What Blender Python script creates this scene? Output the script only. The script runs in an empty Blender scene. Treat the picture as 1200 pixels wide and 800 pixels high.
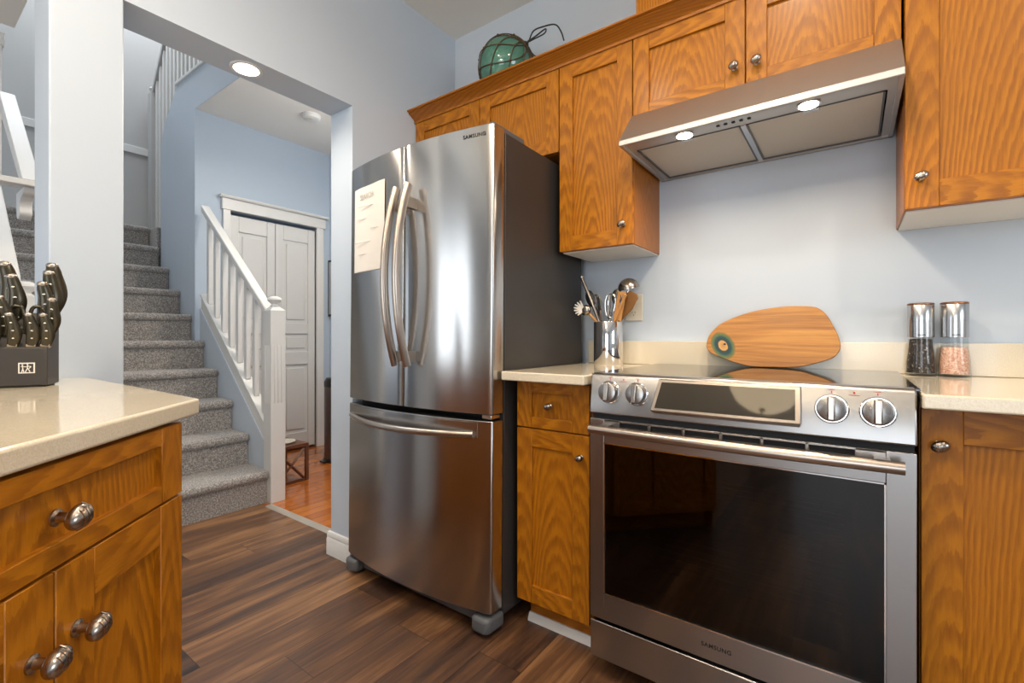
import bpy, bmesh, math, random
from mathutils import Vector, Matrix

random.seed(7)
SC = bpy.context.scene
COL = SC.collection
PI = math.pi

# ---------------------------------------------------------------- camera
CAM_H = 1.035
cd = bpy.data.cameras.new('camera')
cam = bpy.data.objects.new('camera', cd)
COL.objects.link(cam)
cam.location = (0, 0, CAM_H)
cam.rotation_euler = (PI / 2, 0, math.radians(36.043))
cd.sensor_width = 36.0
cd.lens = 547.48 / 1200 * 36
cd.shift_y = -5.6 / 1200
cd.clip_start = 0.02
SC.camera = cam

# ---------------------------------------------------------------- world, exposure
W = bpy.data.worlds.new('world')
SC.world = W
W.use_nodes = True
bgn = W.node_tree.nodes['Background']
bgn.inputs[0].default_value = (0.62, 0.74, 0.95, 1)
bgn.inputs[1].default_value = 0.6
SC.view_settings.view_transform = 'Standard'
SC.view_settings.look = 'None'
SC.view_settings.exposure = 0.0
SC.view_settings.gamma = 1.0
SC.view_settings.use_curve_mapping = False


def area_light(name, loc, rot, sx, sy, power, color, spread=180):
    l = bpy.data.lights.new(name, 'AREA')
    l.shape = 'RECTANGLE'
    l.size, l.size_y = sx, sy
    l.energy = power
    l.color = color
    l.spread = math.radians(spread)
    o = bpy.data.objects.new(name, l)
    o.location = loc
    o.rotation_euler = rot
    COL.objects.link(o)
    return o


DAY = (0.86, 0.93, 1.0)
# daylight standing in the window openings; the stairwell lamp is added fill
area_light('daylight_window_1', (-3.75, -3.62, 1.45), (PI / 2, 0, 0), 1.5, 2.1, 34, DAY)
area_light('daylight_window_2', (0.4, -3.62, 1.35), (PI / 2, 0, 0), 1.9, 2.1, 52, DAY)
area_light('daylight_window_3', (2.52, 0.1, 1.62), (PI / 2, 0, PI / 2), 1.3, 1.0, 26, DAY)
area_light('daylight_window_4', (-6.02, -1.7, 1.5), (PI / 2, 0, -PI / 2), 1.8, 1.6, 8, DAY)
area_light('stairwell_fill_light', (-4.9, 1.3, 5.05), (0, 0, 0), 1.0, 1.6, 62, DAY)  # overhead fill lamp added under the closed stairwell ceiling

# ---------------------------------------------------------------- node helpers
class NT:
    def __init__(s, name):
        s.m = bpy.data.materials.new(name)
        s.m.use_nodes = True
        s.t = s.m.node_tree
        s.b = s.t.nodes['Principled BSDF']
        s.out = s.t.nodes['Material Output']

    def n(s, typ, **kw):
        x = s.t.nodes.new(typ)
        for k, v in kw.items():
            setattr(x, k, v)
        return x

    def put(s, sock, v):
        if isinstance(v, bpy.types.NodeSocket):
            s.t.links.new(v, sock)
        elif isinstance(v, (tuple, list)) and sock.type == 'RGBA' and len(v) == 3:
            sock.default_value = (*v, 1)
        else:
            sock.default_value = v

    def math(s, op, a, b=None, c=None, clamp=False):
        x = s.n('ShaderNodeMath', operation=op)
        x.use_clamp = clamp
        s.put(x.inputs[0], a)
        if b is not None: s.put(x.inputs[1], b)
        if c is not None: s.put(x.inputs[2], c)
        return x.outputs[0]

    def comb(s, x, y, z):
        c = s.n('ShaderNodeCombineXYZ')
        s.put(c.inputs[0], x); s.put(c.inputs[1], y); s.put(c.inputs[2], z)
        return c.outputs[0]

    def sep(s, v):
        c = s.n('ShaderNodeSeparateXYZ')
        s.put(c.inputs[0], v)
        return c.outputs

    def noise(s, vec, scale=1.0, detail=2.0, rough=0.5, dist=0.0):
        x = s.n('ShaderNodeTexNoise')
        if vec is not None: s.put(x.inputs['Vector'], vec)
        x.inputs['Scale'].default_value = scale
        x.inputs['Detail'].default_value = detail
        x.inputs['Roughness'].default_value = rough
        x.inputs['Distortion'].default_value = dist
        return x.outputs[0]

    def white(s, vec):
        x = s.n('ShaderNodeTexWhiteNoise', noise_dimensions='3D')
        s.put(x.inputs['Vector'], vec)
        return x.outputs[0], x.outputs[1]

    def ramp(s, f, stops, interp='LINEAR'):
        x = s.n('ShaderNodeValToRGB')
        x.color_ramp.interpolation = interp
        e = x.color_ramp.elements
        while len(e) < len(stops): e.new(0.5)
        for i, (p, c) in enumerate(stops):
            e[i].position = p
            e[i].color = (*c, 1) if len(c) == 3 else c
        s.put(x.inputs[0], f)
        return x.outputs[0]

    def mix(s, f, a, b, mode='MIX'):
        x = s.n('ShaderNodeMix', data_type='RGBA', blend_type=mode)
        s.put(x.inputs[0], f); s.put(x.inputs[6], a); s.put(x.inputs[7], b)
        return x.outputs[2]

    def coord(s, which='Object'):
        return s.n('ShaderNodeTexCoord').outputs[which]

    def uv(s, name):
        return s.n('ShaderNodeUVMap', uv_map=name).outputs[0]

    def pos(s):
        return s.n('ShaderNodeNewGeometry').outputs['Position']

    def bump(s, h, strength=0.3, dist=0.001):
        x = s.n('ShaderNodeBump')
        x.inputs['Strength'].default_value = strength
        x.inputs['Distance'].default_value = dist
        s.put(x.inputs['Height'], h)
        s.put(s.b.inputs['Normal'], x.outputs[0])

    def set(s, **kw):
        for k, v in kw.items():
            s.put(s.b.inputs[k.replace('_', ' ')], v)
        return s.m


def plain(name, c, rough=0.5, metal=0.0, coat=0.0, spec=0.5, noise=0.0):
    t = NT(name)
    t.set(Roughness=rough, Metallic=metal)
    t.b.inputs['Coat Weight'].default_value = coat
    t.b.inputs['Specular IOR Level'].default_value = spec
    nz = t.noise(t.coord(), 6.0, 3)
    k = noise if noise else 0.04
    c2 = tuple(min(1, x * (1 + k)) for x in c)
    c1 = tuple(x * (1 - k) for x in c)
    t.set(Base_Color=t.mix(nz, c1, c2))
    return t.m


def emis(name, c, st):
    t = NT(name)
    t.set(Base_Color=(0.8, 0.8, 0.8), Emission_Color=c, Emission_Strength=st)
    return t.m


def paint(name, c, rough=0.55, bump=0.12, scale=260):
    t = NT(name)
    nz = t.noise(t.pos(), scale, 3)
    big = t.noise(t.pos(), 1.3, 2)
    t.set(Base_Color=t.mix(big, tuple(x * 0.97 for x in c), c), Roughness=rough)
    t.bump(nz, bump, 0.0008)
    return t.m


def steel(name, c=(0.55, 0.54, 0.53), rough=0.24, vertical=False, metal=1.0, streak=0.10, aniso=0.0, arot=0.0):
    t = NT(name)
    x, y, z = t.sep(t.coord())
    v = t.comb(t.math('MULTIPLY', x, 1.2), t.math('MULTIPLY', y, 1.2), t.math('MULTIPLY', z, 700.0)) if not vertical else \
        t.comb(t.math('MULTIPLY', x, 700.0), t.math('MULTIPLY', y, 700.0), t.math('MULTIPLY', z, 1.2))
    nz = t.noise(v, 1.0, 3, 0.6)
    t.set(Base_Color=c, Metallic=metal,
          Roughness=t.math('MULTIPLY_ADD', nz, streak, rough - streak / 2))
    t.bump(nz, 0.012, 0.0003)
    if aniso:
        t.b.inputs['Anisotropic'].default_value = aniso
        t.b.inputs['Anisotropic Rotation'].default_value = arot
        tg = t.n('ShaderNodeTangent', direction_type='RADIAL', axis='Z')
        t.t.links.new(tg.outputs[0], t.b.inputs['Tangent'])
    return t.m


def oak(name, light=(0.53, 0.197, 0.006), mid=(0.41, 0.128, 0.004), dark=(0.115, 0.025, 0.002), rough=0.40, coat=0.08):
    """oak: u across the board, v along the grain, second uv map holds the board's seed"""
    t = NT(name)
    u, v, _ = t.sep(t.uv('UVMap'))
    sx, sy, _ = t.sep(t.uv('seed'))
    s1, col = t.white(t.comb(sx, sy, 3.0))
    r1, r2, r3 = t.sep(col)
    uc = t.math('SUBTRACT', u, t.math('MULTIPLY_ADD', r1, 0.08, -0.04))
    wob = t.noise(t.comb(t.math('MULTIPLY', u, 9.0), t.math('MULTIPLY_ADD', v, 2.6, t.math('MULTIPLY', s1, 40)), t.math('MULTIPLY', s1, 19)), 1.0, 2, 0.5)
    uc = t.math('MULTIPLY_ADD', t.math('SUBTRACT', wob, 0.5), 0.035, uc)
    # distance of the cut from the pith drifts along the board: flames
    slope = t.math('MULTIPLY_ADD', r2, 0.10, 0.075)
    h = t.math('MULTIPLY_ADD', t.math('ADD', v, 0.6), slope, t.math('MULTIPLY', r3, 0.03))
    rr = t.math('SQRT', t.math('ADD', t.math('MULTIPLY', uc, uc), t.math('MULTIPLY', h, h)))
    fine = t.noise(t.comb(t.math('MULTIPLY', u, 130.0), t.math('MULTIPLY', v, 11.0), t.math('MULTIPLY', s1, 31)), 1.0, 3, 0.6)
    rr = t.math('MULTIPLY_ADD', t.math('SUBTRACT', fine, 0.5), 0.0085, rr)
    ring = t.math('FRACT', t.math('MULTIPLY', rr, 100.0))
    ringm = t.ramp(ring, [(0.0, (0, 0, 0)), (0.30, (0.05,) * 3), (0.58, (0.75,) * 3), (0.80, (1, 1, 1)), (0.97, (0.85,) * 3), (1.0, (0, 0, 0))])
    streak = t.noise(t.comb(t.math('MULTIPLY', u, 420.0), t.math('MULTIPLY', v, 14.0), t.math('MULTIPLY', s1, 11)), 1.0, 3, 0.65)
    pores = t.ramp(streak, [(0.45, (0, 0, 0)), (0.66, (1, 1, 1))])
    c = t.mix(t.math('MULTIPLY', ringm, 0.70), light, dark)
    c = t.mix(t.math('MULTIPLY', t.math('MULTIPLY', pores, t.math('MULTIPLY_ADD', ringm, 0.6, 0.4)), 0.45), c, dark)
    tone = t.math('MULTIPLY_ADD', s1, 0.5, 0.0)
    c = t.mix(tone, c, t.mix(0.55, c, mid))
    patch = t.noise(t.comb(t.math('MULTIPLY', u, 5.0), t.math('MULTIPLY', v, 1.6), s1), 1.0, 2)
    c = t.mix(t.math('MULTIPLY', patch, 0.35), c, mid)
    t.set(Base_Color=c, Roughness=rough)
    t.b.inputs['Specular IOR Level'].default_value = 0.30
    t.b.inputs['Coat Weight'].default_value = coat
    t.b.inputs['Coat Roughness'].default_value = 0.18
    t.bump(t.math('SUBTRACT', 1.0, pores), 0.10, 0.0006)
    return t.m


def planks(name, width, length, stops, gapc, rough, along_y=True, var=0.8, grain=1.0, coat=0.0):
    t = NT(name)
    x, y, z = t.sep(t.pos())
    if not along_y: x, y = y, x
    row = t.math('FLOOR', t.math('DIVIDE', x, width))
    off, _ = t.white(t.comb(row, 3.7, 1.1))
    yy = t.math('MULTIPLY_ADD', off, length, y)
    colm = t.math('FLOOR', t.math('DIVIDE', yy, length))
    rnd, rc = t.white(t.comb(row, colm, 7.3))
    fx = t.math('FRACT', t.math('DIVIDE', x, width))
    fy = t.math('FRACT', t.math('DIVIDE', yy, length))
    g1 = t.noise(t.comb(t.math('MULTIPLY', x, 34.0), t.math('MULTIPLY', yy, 2.2), t.math('MULTIPLY', rnd, 50)), 1.0, 5, 0.62, 0.6)
    g2 = t.noise(t.comb(t.math('MULTIPLY', x, 9.0), t.math('MULTIPLY', yy, 1.3), t.math('MULTIPLY', rnd, 23)), 1.0, 3, 0.5, 1.0)
    g3 = t.noise(t.comb(t.math('MULTIPLY', x, 260.0), t.math('MULTIPLY', yy, 6.0), rnd), 1.0, 2, 0.5)
    f = t.math('MULTIPLY_ADD', t.math('SUBTRACT', g1, 0.5), 0.9 * grain, 0.5)
    f = t.math('MULTIPLY_ADD', t.math('SUBTRACT', g2, 0.5), 1.1 * grain, f)
    f = t.math('MULTIPLY_ADD', t.math('SUBTRACT', g3, 0.5), 0.35 * grain, f)
    f = t.math('MULTIPLY_ADD', t.math('SUBTRACT', rnd, 0.5), 0.55 * var, f, clamp=True)
    c = t.ramp(f, stops)
    gw = 0.0014 / width
    gx = t.math('LESS_THAN', t.math('MINIMUM', fx, t.math('SUBTRACT', 1.0, fx)), gw)
    gy = t.math('LESS_THAN', t.math('MINIMUM', fy, t.math('SUBTRACT', 1.0, fy)), 0.0012 / length)
    gap = t.math('MAXIMUM', gx, gy)
    c = t.mix(t.math('MULTIPLY', gap, 0.75), c, gapc)
    t.set(Base_Color=c, Roughness=t.math('MULTIPLY_ADD', g1, 0.16, rough - 0.06))
    t.b.inputs['Coat Weight'].default_value = coat
    t.b.inputs['Coat Roughness'].default_value = 0.12
    t.bump(t.math('SUBTRACT', g3, gap), 0.12, 0.0008)
    return t.m


def glass_fresnel(t, f0):
    lw = t.n('ShaderNodeLayerWeight')
    lw.inputs[0].default_value = 0.5
    p5 = t.math('POWER', lw.outputs['Facing'], 4.0)
    return t.math('MULTIPLY_ADD', p5, 0.9, f0)


# ---------------------------------------------------------------- materials
M = {}
M['wall'] = paint('wall_paint', (0.56, 0.63, 0.71))
M['hallwall'] = paint('hall_wall_paint', (0.47, 0.56, 0.66))
M['stairwall'] = paint('stairwell_paint', (0.50, 0.50, 0.49))
M['ceil'] = paint('ceiling_paint', (0.82, 0.80, 0.75), 0.8, 0.5, 90)
M['white'] = paint('white_trim_paint', (0.74, 0.74, 0.72), 0.35, 0.03)
M['softwhite'] = paint('door_paint', (0.70, 0.70, 0.68), 0.4, 0.03)
M['under'] = plain('white_melamine', (0.76, 0.75, 0.72), 0.4)
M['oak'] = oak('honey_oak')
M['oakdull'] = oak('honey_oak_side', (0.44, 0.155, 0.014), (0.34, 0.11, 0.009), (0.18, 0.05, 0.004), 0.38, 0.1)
M['steel'] = steel('brushed_steel')
M['steelv'] = steel('fridge_door_steel', (0.50, 0.485, 0.465), 0.20, aniso=0.8, arot=0.25)
M['handle'] = steel('handle_steel', (0.46, 0.39, 0.33), 0.30)
M['rsteel'] = steel('range_steel', (0.36, 0.345, 0.33), 0.30, aniso=0.5, arot=0.25)
M['hoodsteel'] = steel('hood_steel', (0.54, 0.51, 0.475), 0.42)
M['chrome'] = plain('polished_chrome', (0.72, 0.70, 0.68), 0.07, 1.0)
M['nickel'] = plain('satin_nickel', (0.40, 0.35, 0.30), 0.24, 1.0)
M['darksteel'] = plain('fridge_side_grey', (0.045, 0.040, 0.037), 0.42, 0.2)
M['black'] = plain('black_plastic', (0.012, 0.012, 0.013), 0.35)
M['gap'] = plain('black_gasket', (0.008, 0.008, 0.008), 0.7)
M['greyplast'] = plain('grey_plastic', (0.10, 0.105, 0.11), 0.45)
M['paper'] = plain('cream_paper', (0.82, 0.77, 0.70), 0.8)
M['ink'] = plain('grey_ink', (0.50, 0.48, 0.44), 0.8)
M['logoink'] = plain('dark_grey_lettering', (0.035, 0.033, 0.03), 0.8, spec=0.1)
M['red'] = plain('red_print', (0.55, 0.02, 0.02), 0.5)
M['copper'] = plain('copper_cap', (0.40, 0.17, 0.08), 0.35, 1.0)
M['spat'] = plain('beech_spatula_wood', (0.60, 0.29, 0.09), 0.5, noise=0.2)
M['spat2'] = plain('olive_spatula_wood', (0.22, 0.095, 0.022), 0.5, noise=0.2)
M['rope'] = plain('tarred_net_cord', (0.10, 0.065, 0.035), 0.9, noise=0.4)
M['cord'] = plain('dark_green_cord', (0.03, 0.03, 0.022), 0.8, noise=0.4)
M['plate'] = plain('almond_outlet_plate', (0.68, 0.63, 0.52), 0.4)
M['darkwood'] = plain('dark_walnut', (0.13, 0.045, 0.018), 0.35, noise=0.35)
M['candark'] = plain('bronze_bin_metal', (0.16, 0.12, 0.10), 0.35, 0.8)
M['knifeh'] = plain('bronze_black_handle', (0.055, 0.046, 0.028), 0.24, 0.5)
M['silver'] = plain('silver_rivet', (0.75, 0.72, 0.66), 0.2, 1.0)
M['block'] = plain('knife_block_grey', (0.038, 0.032, 0.025), 0.45, noise=0.12)
M['led'] = emis('led_lens', (1.0, 0.86, 0.68), 28)
M['pot'] = emis('pot_light_lens', (1.0, 0.90, 0.78), 22)
M['bowl'] = emis('alabaster_bowl', (1.0, 0.78, 0.5), 6.0)
M['curtain'] = plain('sheer_curtain', (0.75, 0.80, 0.85), 0.9)

# quartz counter
t = NT('cream_quartz')
nz = t.noise(t.pos(), 420, 3, 0.6)
t.set(Base_Color=t.ramp(nz, [(0.3, (0.66, 0.56, 0.40)), (0.5, (0.73, 0.64, 0.48)), (0.7, (0.78, 0.70, 0.55))]), Roughness=0.12)
t.b.inputs['Coat Weight'].default_value = 0.3
M['quartz'] = t.m

# carpet
t = NT('grey_carpet')
p = t.pos()
n1 = t.noise(p, 120, 2, 0.7)
n2 = t.noise(p, 330, 2, 0.8)
n3 = t.noise(p, 7, 2)
f = t.math('ADD', t.math('MULTIPLY', n1, 0.6), t.math('MULTIPLY', n2, 0.4))
c = t.ramp(f, [(0.36, (0.12, 0.105, 0.093)), (0.5, (0.33, 0.305, 0.28)), (0.63, (0.66, 0.62, 0.58))])
c = t.mix(t.math('MULTIPLY', n3, 0.2), c, (0.18, 0.17, 0.16))
t.set(Base_Color=c, Roughness=0.95)
t.b.inputs['Sheen Weight'].default_value = 0.25
t.bump(f, 0.9, 0.006)
M['carpet'] = t.m

M['vinyl'] = planks('dark_vinyl_plank', 0.165, 1.15,
                    [(0.0, (0.020, 0.011, 0.008)), (0.33, (0.062, 0.031, 0.019)), (0.6, (0.135, 0.062, 0.027)), (1.0, (0.34, 0.175, 0.075))],
                    (0.012, 0.006, 0.004), 0.33, coat=0.12)
M['hardwood'] = planks('orange_hardwood', 0.075, 0.8,
                       [(0.0, (0.30, 0.075, 0.010)), (0.5, (0.50, 0.145, 0.020)), (1.0, (0.66, 0.24, 0.045))],
                       (0.14, 0.035, 0.008), 0.18, along_y=True, var=0.8, grain=0.45, coat=0.5)

# black ceramic glass, oven window glass
t = NT('black_ceramic_glass')
t.set(Base_Color=(0.010, 0.010, 0.011), Roughness=0.03)
t.b.inputs['IOR'].default_value = 1.75
sp = t.noise(t.pos(), 900, 1)
t.set(Roughness=t.math('MULTIPLY_ADD', sp, 0.03, 0.02))
M['cooktop'] = t.m

t = NT('oven_window_glass')
tr = t.n('ShaderNodeBsdfTransparent'); tr.inputs[0].default_value = (0.32, 0.31, 0.30, 1)
gl = t.n('ShaderNodeBsdfGlossy'); gl.inputs['Roughness'].default_value = 0.03; gl.inputs[0].default_value = (0.9, 0.88, 0.85, 1)
fr = glass_fresnel(t, 0.045)
mx = t.n('ShaderNodeMixShader')
t.t.links.new(fr, mx.inputs[0]); t.t.links.new(tr.outputs[0], mx.inputs[1]); t.t.links.new(gl.outputs[0], mx.inputs[2])
t.t.links.new(mx.outputs[0], t.out.inputs[0])
M['ovenglass'] = t.m

t = NT('display_glass')
t.set(Base_Color=(0.03, 0.022, 0.012), Roughness=0.04)
t.b.inputs['IOR'].default_value = 1.6
M['display'] = t.m

# clear glass
t = NT('clear_glass')
tr = t.n('ShaderNodeBsdfTransparent'); tr.inputs[0].default_value = (0.93, 0.95, 0.95, 1)
gl = t.n('ShaderNodeBsdfGlossy'); gl.inputs['Roughness'].default_value = 0.03
fr = glass_fresnel(t, 0.05)
mx = t.n('ShaderNodeMixShader')
t.t.links.new(fr, mx.inputs[0]); t.t.links.new(tr.outputs[0], mx.inputs[1]); t.t.links.new(gl.outputs[0], mx.inputs[2])
t.t.links.new(mx.outputs[0], t.out.inputs[0])
M['glass'] = t.m


def granular(name, stops, scale, rough=0.7):
    t = NT(name)
    v = t.n('ShaderNodeTexVoronoi'); v.inputs['Scale'].default_value = scale
    t.put(v.inputs['Vector'], t.coord())
    r, _ = t.white(v.outputs['Position'])
    t.set(Base_Color=t.ramp(r, stops), Roughness=rough)
    t.bump(v.outputs['Distance'], 0.8, 0.003)
    return t.m


M['pepper'] = granular('black_peppercorns', [(0.0, (0.012, 0.009, 0.007)), (0.8, (0.04, 0.028, 0.02)), (0.97, (0.12, 0.09, 0.06)), (1.0, (0.5, 0.42, 0.33))], 260)
M['salt'] = granular('pink_rock_salt', [(0.0, (0.62, 0.27, 0.17)), (0.5, (0.80, 0.45, 0.31)), (1.0, (0.90, 0.66, 0.54))], 240)

# green float glass
t = NT('green_float_glass')
nz = t.noise(t.coord(), 5, 3)
t.set(Base_Color=t.ramp(nz, [(0.3, (0.045, 0.15, 0.105)), (0.6, (0.09, 0.25, 0.18)), (0.8, (0.16, 0.34, 0.26))]), Roughness=0.08)
t.b.inputs['Coat Weight'].default_value = 0.5
M['float'] = t.m

# cutting board
t = NT('cutting_board_wood')
x, y, z = t.sep(t.coord())
w = t.noise(t.comb(t.math('MULTIPLY', x, 1.6), 0.0, t.math('MULTIPLY', z, 9.0)), 1.0, 2)
zz = t.math('MULTIPLY_ADD', w, 0.05, z)
g = t.noise(t.comb(t.math('MULTIPLY', x, 2.5), 0.0, t.math('MULTIPLY', zz, 62.0)), 1.0, 4, 0.6)
f2 = t.noise(t.comb(t.math('MULTIPLY', x, 18.0), 0.0, t.math('MULTIPLY', zz, 500.0)), 1.0, 2, 0.6)
c = t.ramp(g, [(0.25, (0.17, 0.06, 0.012)), (0.42, (0.38, 0.155, 0.03)), (0.58, (0.54, 0.24, 0.045)), (0.8, (0.64, 0.33, 0.08))])
c = t.mix(t.math('MULTIPLY', f2, 0.3), c, (0.30, 0.12, 0.03))
# dyed eye around the knot hole
EX, EZ = -0.394, 1.003
dx = t.math('DIVIDE', t.math('SUBTRACT', x, EX - 0.006), 0.9)
dz = t.math('SUBTRACT', t.math('MULTIPLY_ADD', t.math('SUBTRACT', x, EX), 0.35, z), EZ - 0.004)
rn = t.noise(t.comb(t.math('MULTIPLY', x, 60.0), 0.0, t.math('MULTIPLY', z, 60.0)), 1.0, 2)
rad = t.math('SQRT', t.math('ADD', t.math('MULTIPLY', dx, dx), t.math('MULTIPLY', dz, dz)))
rad = t.math('MULTIPLY_ADD', t.math('SUBTRACT', rn, 0.5), 0.006, rad)
eye = t.ramp(t.math('MULTIPLY', rad, 17.5), [(0.0, (0.45, 0.2, 0.05)), (0.30, (0.62, 0.34, 0.10)), (0.36, (0.01, 0.03, 0.035)), (0.55, (0.008, 0.05, 0.06)), (0.72, (0.10, 0.16, 0.05)), (0.84, (0.22, 0.13, 0.03))])
em = t.ramp(t.math('MULTIPLY', rad, 17.5), [(0.0, (1, 1, 1)), (0.80, (1, 1, 1)), (0.90, (0, 0, 0))])
t.set(Base_Color=t.mix(em, c, eye), Roughness=0.42)
t.b.inputs['Coat Weight'].default_value = 0.15
M['board'] = t.m

t = NT('hood_filter_mesh')
x, y, z = t.sep(t.coord())
wv = t.math('MULTIPLY', t.math('SINE', t.math('MULTIPLY', x, 1900.0)), t.math('SINE', t.math('MULTIPLY', y, 1900.0)))
t.set(Base_Color=(0.62, 0.57, 0.49), Metallic=0.35, Roughness=0.5)
t.bump(wv, 0.2, 0.0006)
M['filter'] = t.m


# ---------------------------------------------------------------- mesh helpers
class MB:
    """collects shapes; build() links them as one mesh object"""
    def __init__(s):
        s.v, s.f, s.mi, s.sm, s.uv, s.seed = [], [], [], [], [], []

    def face(s, idx, mi=0, smooth=False, uv=None, seed=(0, 0)):
        s.f.append(idx); s.mi.append(mi); s.sm.append(smooth)
        s.uv.append(uv or [(0, 0)] * len(idx)); s.seed.append(seed)

    def box(s, x0, x1, y0, y1, z0, z1, mi=0, grain='z', M4=None, seed=None):
        if x0 > x1: x0, x1 = x1, x0
        if y0 > y1: y0, y1 = y1, y0
        if z0 > z1: z0, z1 = z1, z0
        b = len(s.v)
        P = [(x, y, z) for x in (x0, x1) for y in (y0, y1) for z in (z0, z1)]
        sd = seed or (random.random() * 90, random.random() * 90)
        cx, cy, cz = (x0 + x1) / 2, (y0 + y1) / 2, (z0 + z1) / 2
        F = [((0, 1, 3, 2), 'x'), ((4, 6, 7, 5), 'x'), ((0, 4, 5, 1), 'y'), ((2, 3, 7, 6), 'y'), ((0, 2, 6, 4), 'z'), ((1, 5, 7, 3), 'z')]
        for idx, ax in F:
            uv = []
            for i in idx:
                q = (P[i][0] - cx, P[i][1] - cy, P[i][2] - cz)
                g = 'xyz'.index(grain)
                others = [k for k in range(3) if k != g]
                cross = [k for k in others if 'xyz'[k] != ax]
                uu = q[cross[0]] if len(cross) == 1 else q[others[0]]
                if ax == grain: uu, vv = q[others[0]], q[others[1]]
                else: vv = q[g]
                uv.append((uu, vv))
            s.face([b + i for i in idx], mi, False, uv, sd)
        for q in P:
            q = Vector(q)
            s.v.append(tuple(M4 @ q) if M4 is not None else tuple(q))
        return s

    def prism(s, pts, axis, a, b_, mi=0, M4=None, smooth=False, grain_uv=True):
        """polygon pts extruded along axis from a to b_. axis 'x': pts=(y,z); 'y': (x,z); 'z': (x,y)"""
        n = len(pts); b = len(s.v)
        def mk(p, h):
            return {'x': (h, p[0], p[1]), 'y': (p[0], h, p[1]), 'z': (p[0], p[1], h)}[axis]
        for h in (a, b_):
            for p in pts:
                q = Vector(mk(p, h)); s.v.append(tuple(M4 @ q) if M4 is not None else tuple(q))
        sd = (random.random() * 90, random.random() * 90)
        area = sum(pts[i][0] * pts[(i + 1) % n][1] - pts[(i + 1) % n][0] * pts[i][1] for i in range(n))
        flip = (area > 0) != (axis == 'y')
        if (b_ < a): flip = not flip
        lo = list(range(b, b + n)); hi = list(range(b + n, b + 2 * n))
        uvp = [(p[1], p[0]) for p in pts]
        if flip:
            s.face(lo[::-1], mi, False, uvp[::-1], sd); s.face(hi, mi, False, uvp, sd)
        else:
            s.face(lo, mi, False, uvp, sd); s.face(hi[::-1], mi, False, uvp[::-1], sd)
        per = 0
        for i in range(n):
            j = (i + 1) % n
            L = math.dist(pts[i], pts[j])
            q = [b + i, b + j, b + n + j, b + n + i]; uv = [(per, a), (per + L, a), (per + L, b_), (per, b_)]
            per += L
            if not flip: q = q[::-1]; uv = uv[::-1]
            s.face(q, mi, smooth, uv, sd)
        return s

    def lathe(s, prof, n=32, origin=(0, 0, 0), M4=None, mi=0, smooth=True, caps=True):
        b = len(s.v)
        for r, z in prof:
            for k in range(n):
                a = 2 * PI * k / n
                q = Vector((origin[0] + r * math.cos(a), origin[1] + r * math.sin(a), origin[2] + z))
                s.v.append(tuple(M4 @ q) if M4 is not None else tuple(q))
        for i in range(len(prof) - 1):
            for k in range(n):
                k2 = (k + 1) % n
                s.face([b + i * n + k, b + i * n + k2, b + (i + 1) * n + k2, b + (i + 1) * n + k], mi, smooth)
        if caps:
            if prof[0][0] > 1e-6: s.face([b + k for k in range(n)][::-1], mi)
            if prof[-1][0] > 1e-6: s.face([b + (len(prof) - 1) * n + k for k in range(n)], mi)
        return s

    def tube(s, pts, r, n=8, mi=0, closed=False, flat=1.0, up=None):
        pts = [Vector(p) for p in pts]
        m = len(pts); b = len(s.v)
        rs = r if isinstance(r, (list, tuple)) else [r] * m
        ref = Vector(up) if up else None
        for i, p in enumerate(pts):
            if closed: d = (pts[(i + 1) % m] - pts[i - 1]).normalized()
            else: d = (pts[min(i + 1, m - 1)] - pts[max(i - 1, 0)]).normalized()
            if ref is None:
                ref = Vector((0, 0, 1)) if abs(d.z) < 0.9 else Vector((1, 0, 0))
            a = (ref - d * ref.dot(d))
            if a.length < 1e-5: a = Vector((0, 1, 0)) - d * d.y
            a.normalize(); c = d.cross(a)
            if not up: ref = a
            for k in range(n):
                t_ = 2 * PI * k / n
                s.v.append(tuple(p + a * rs[i] * math.cos(t_) * flat + c * rs[i] * math.sin(t_)))
        rng = m if closed else m - 1
        for i in range(rng):
            i2 = (i + 1) % m
            for k in range(n):
                k2 = (k + 1) % n
                s.face([b + i * n + k, b + i * n + k2, b + i2 * n + k2, b + i2 * n + k], mi, True)
        if not closed:
            s.face([b + k for k in range(n)][::-1], mi); s.face([b + (m - 1) * n + k for k in range(n)], mi)
        return s

    def sphere(s, c, r, seg=24, rings=14, mi=0, M4=None):
        rx, ry, rz = r if isinstance(r, tuple) else (r, r, r)
        b = len(s.v)
        for i in range(rings + 1):
            ph = PI * i / rings
            for k in range(seg):
                a = 2 * PI * k / seg
                q = Vector((c[0] + rx * math.sin(ph) * math.cos(a), c[1] + ry * math.sin(ph) * math.sin(a), c[2] - rz * math.cos(ph)))
                s.v.append(tuple(M4 @ q) if M4 is not None else tuple(q))
        for i in range(rings):
            for k in range(seg):
                k2 = (k + 1) % seg
                s.face([b + i * seg + k, b + i * seg + k2, b + (i + 1) * seg + k2, b + (i + 1) * seg + k], mi, True)
        return s

    def build(s, name, mats, parent=None, bevel=0.0, seg=2, loc=None, label=None, kind=None):
        me = bpy.data.meshes.new(name)
        me.from_pydata(s.v, [], s.f)
        if not isinstance(mats, (list, tuple)): mats = [mats]
        for m in mats: me.materials.append(m)
        u1 = me.uv_layers.new(name='UVMap'); u2 = me.uv_layers.new(name='seed')
        li = 0
        for fi, pl in enumerate(me.polygons):
            pl.material_index = s.mi[fi]; pl.use_smooth = s.sm[fi]
            for k in range(len(s.f[fi])):
                u1.data[li].uv = s.uv[fi][k]; u2.data[li].uv = s.seed[fi]
                li += 1
        me.validate()
        bm = bmesh.new(); bm.from_mesh(me)
        bmesh.ops.recalc_face_normals(bm, faces=bm.faces)
        bm.to_mesh(me); bm.free()
        me.set_sharp_from_angle(angle=math.radians(38))
        o = bpy.data.objects.new(name, me)
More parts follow.
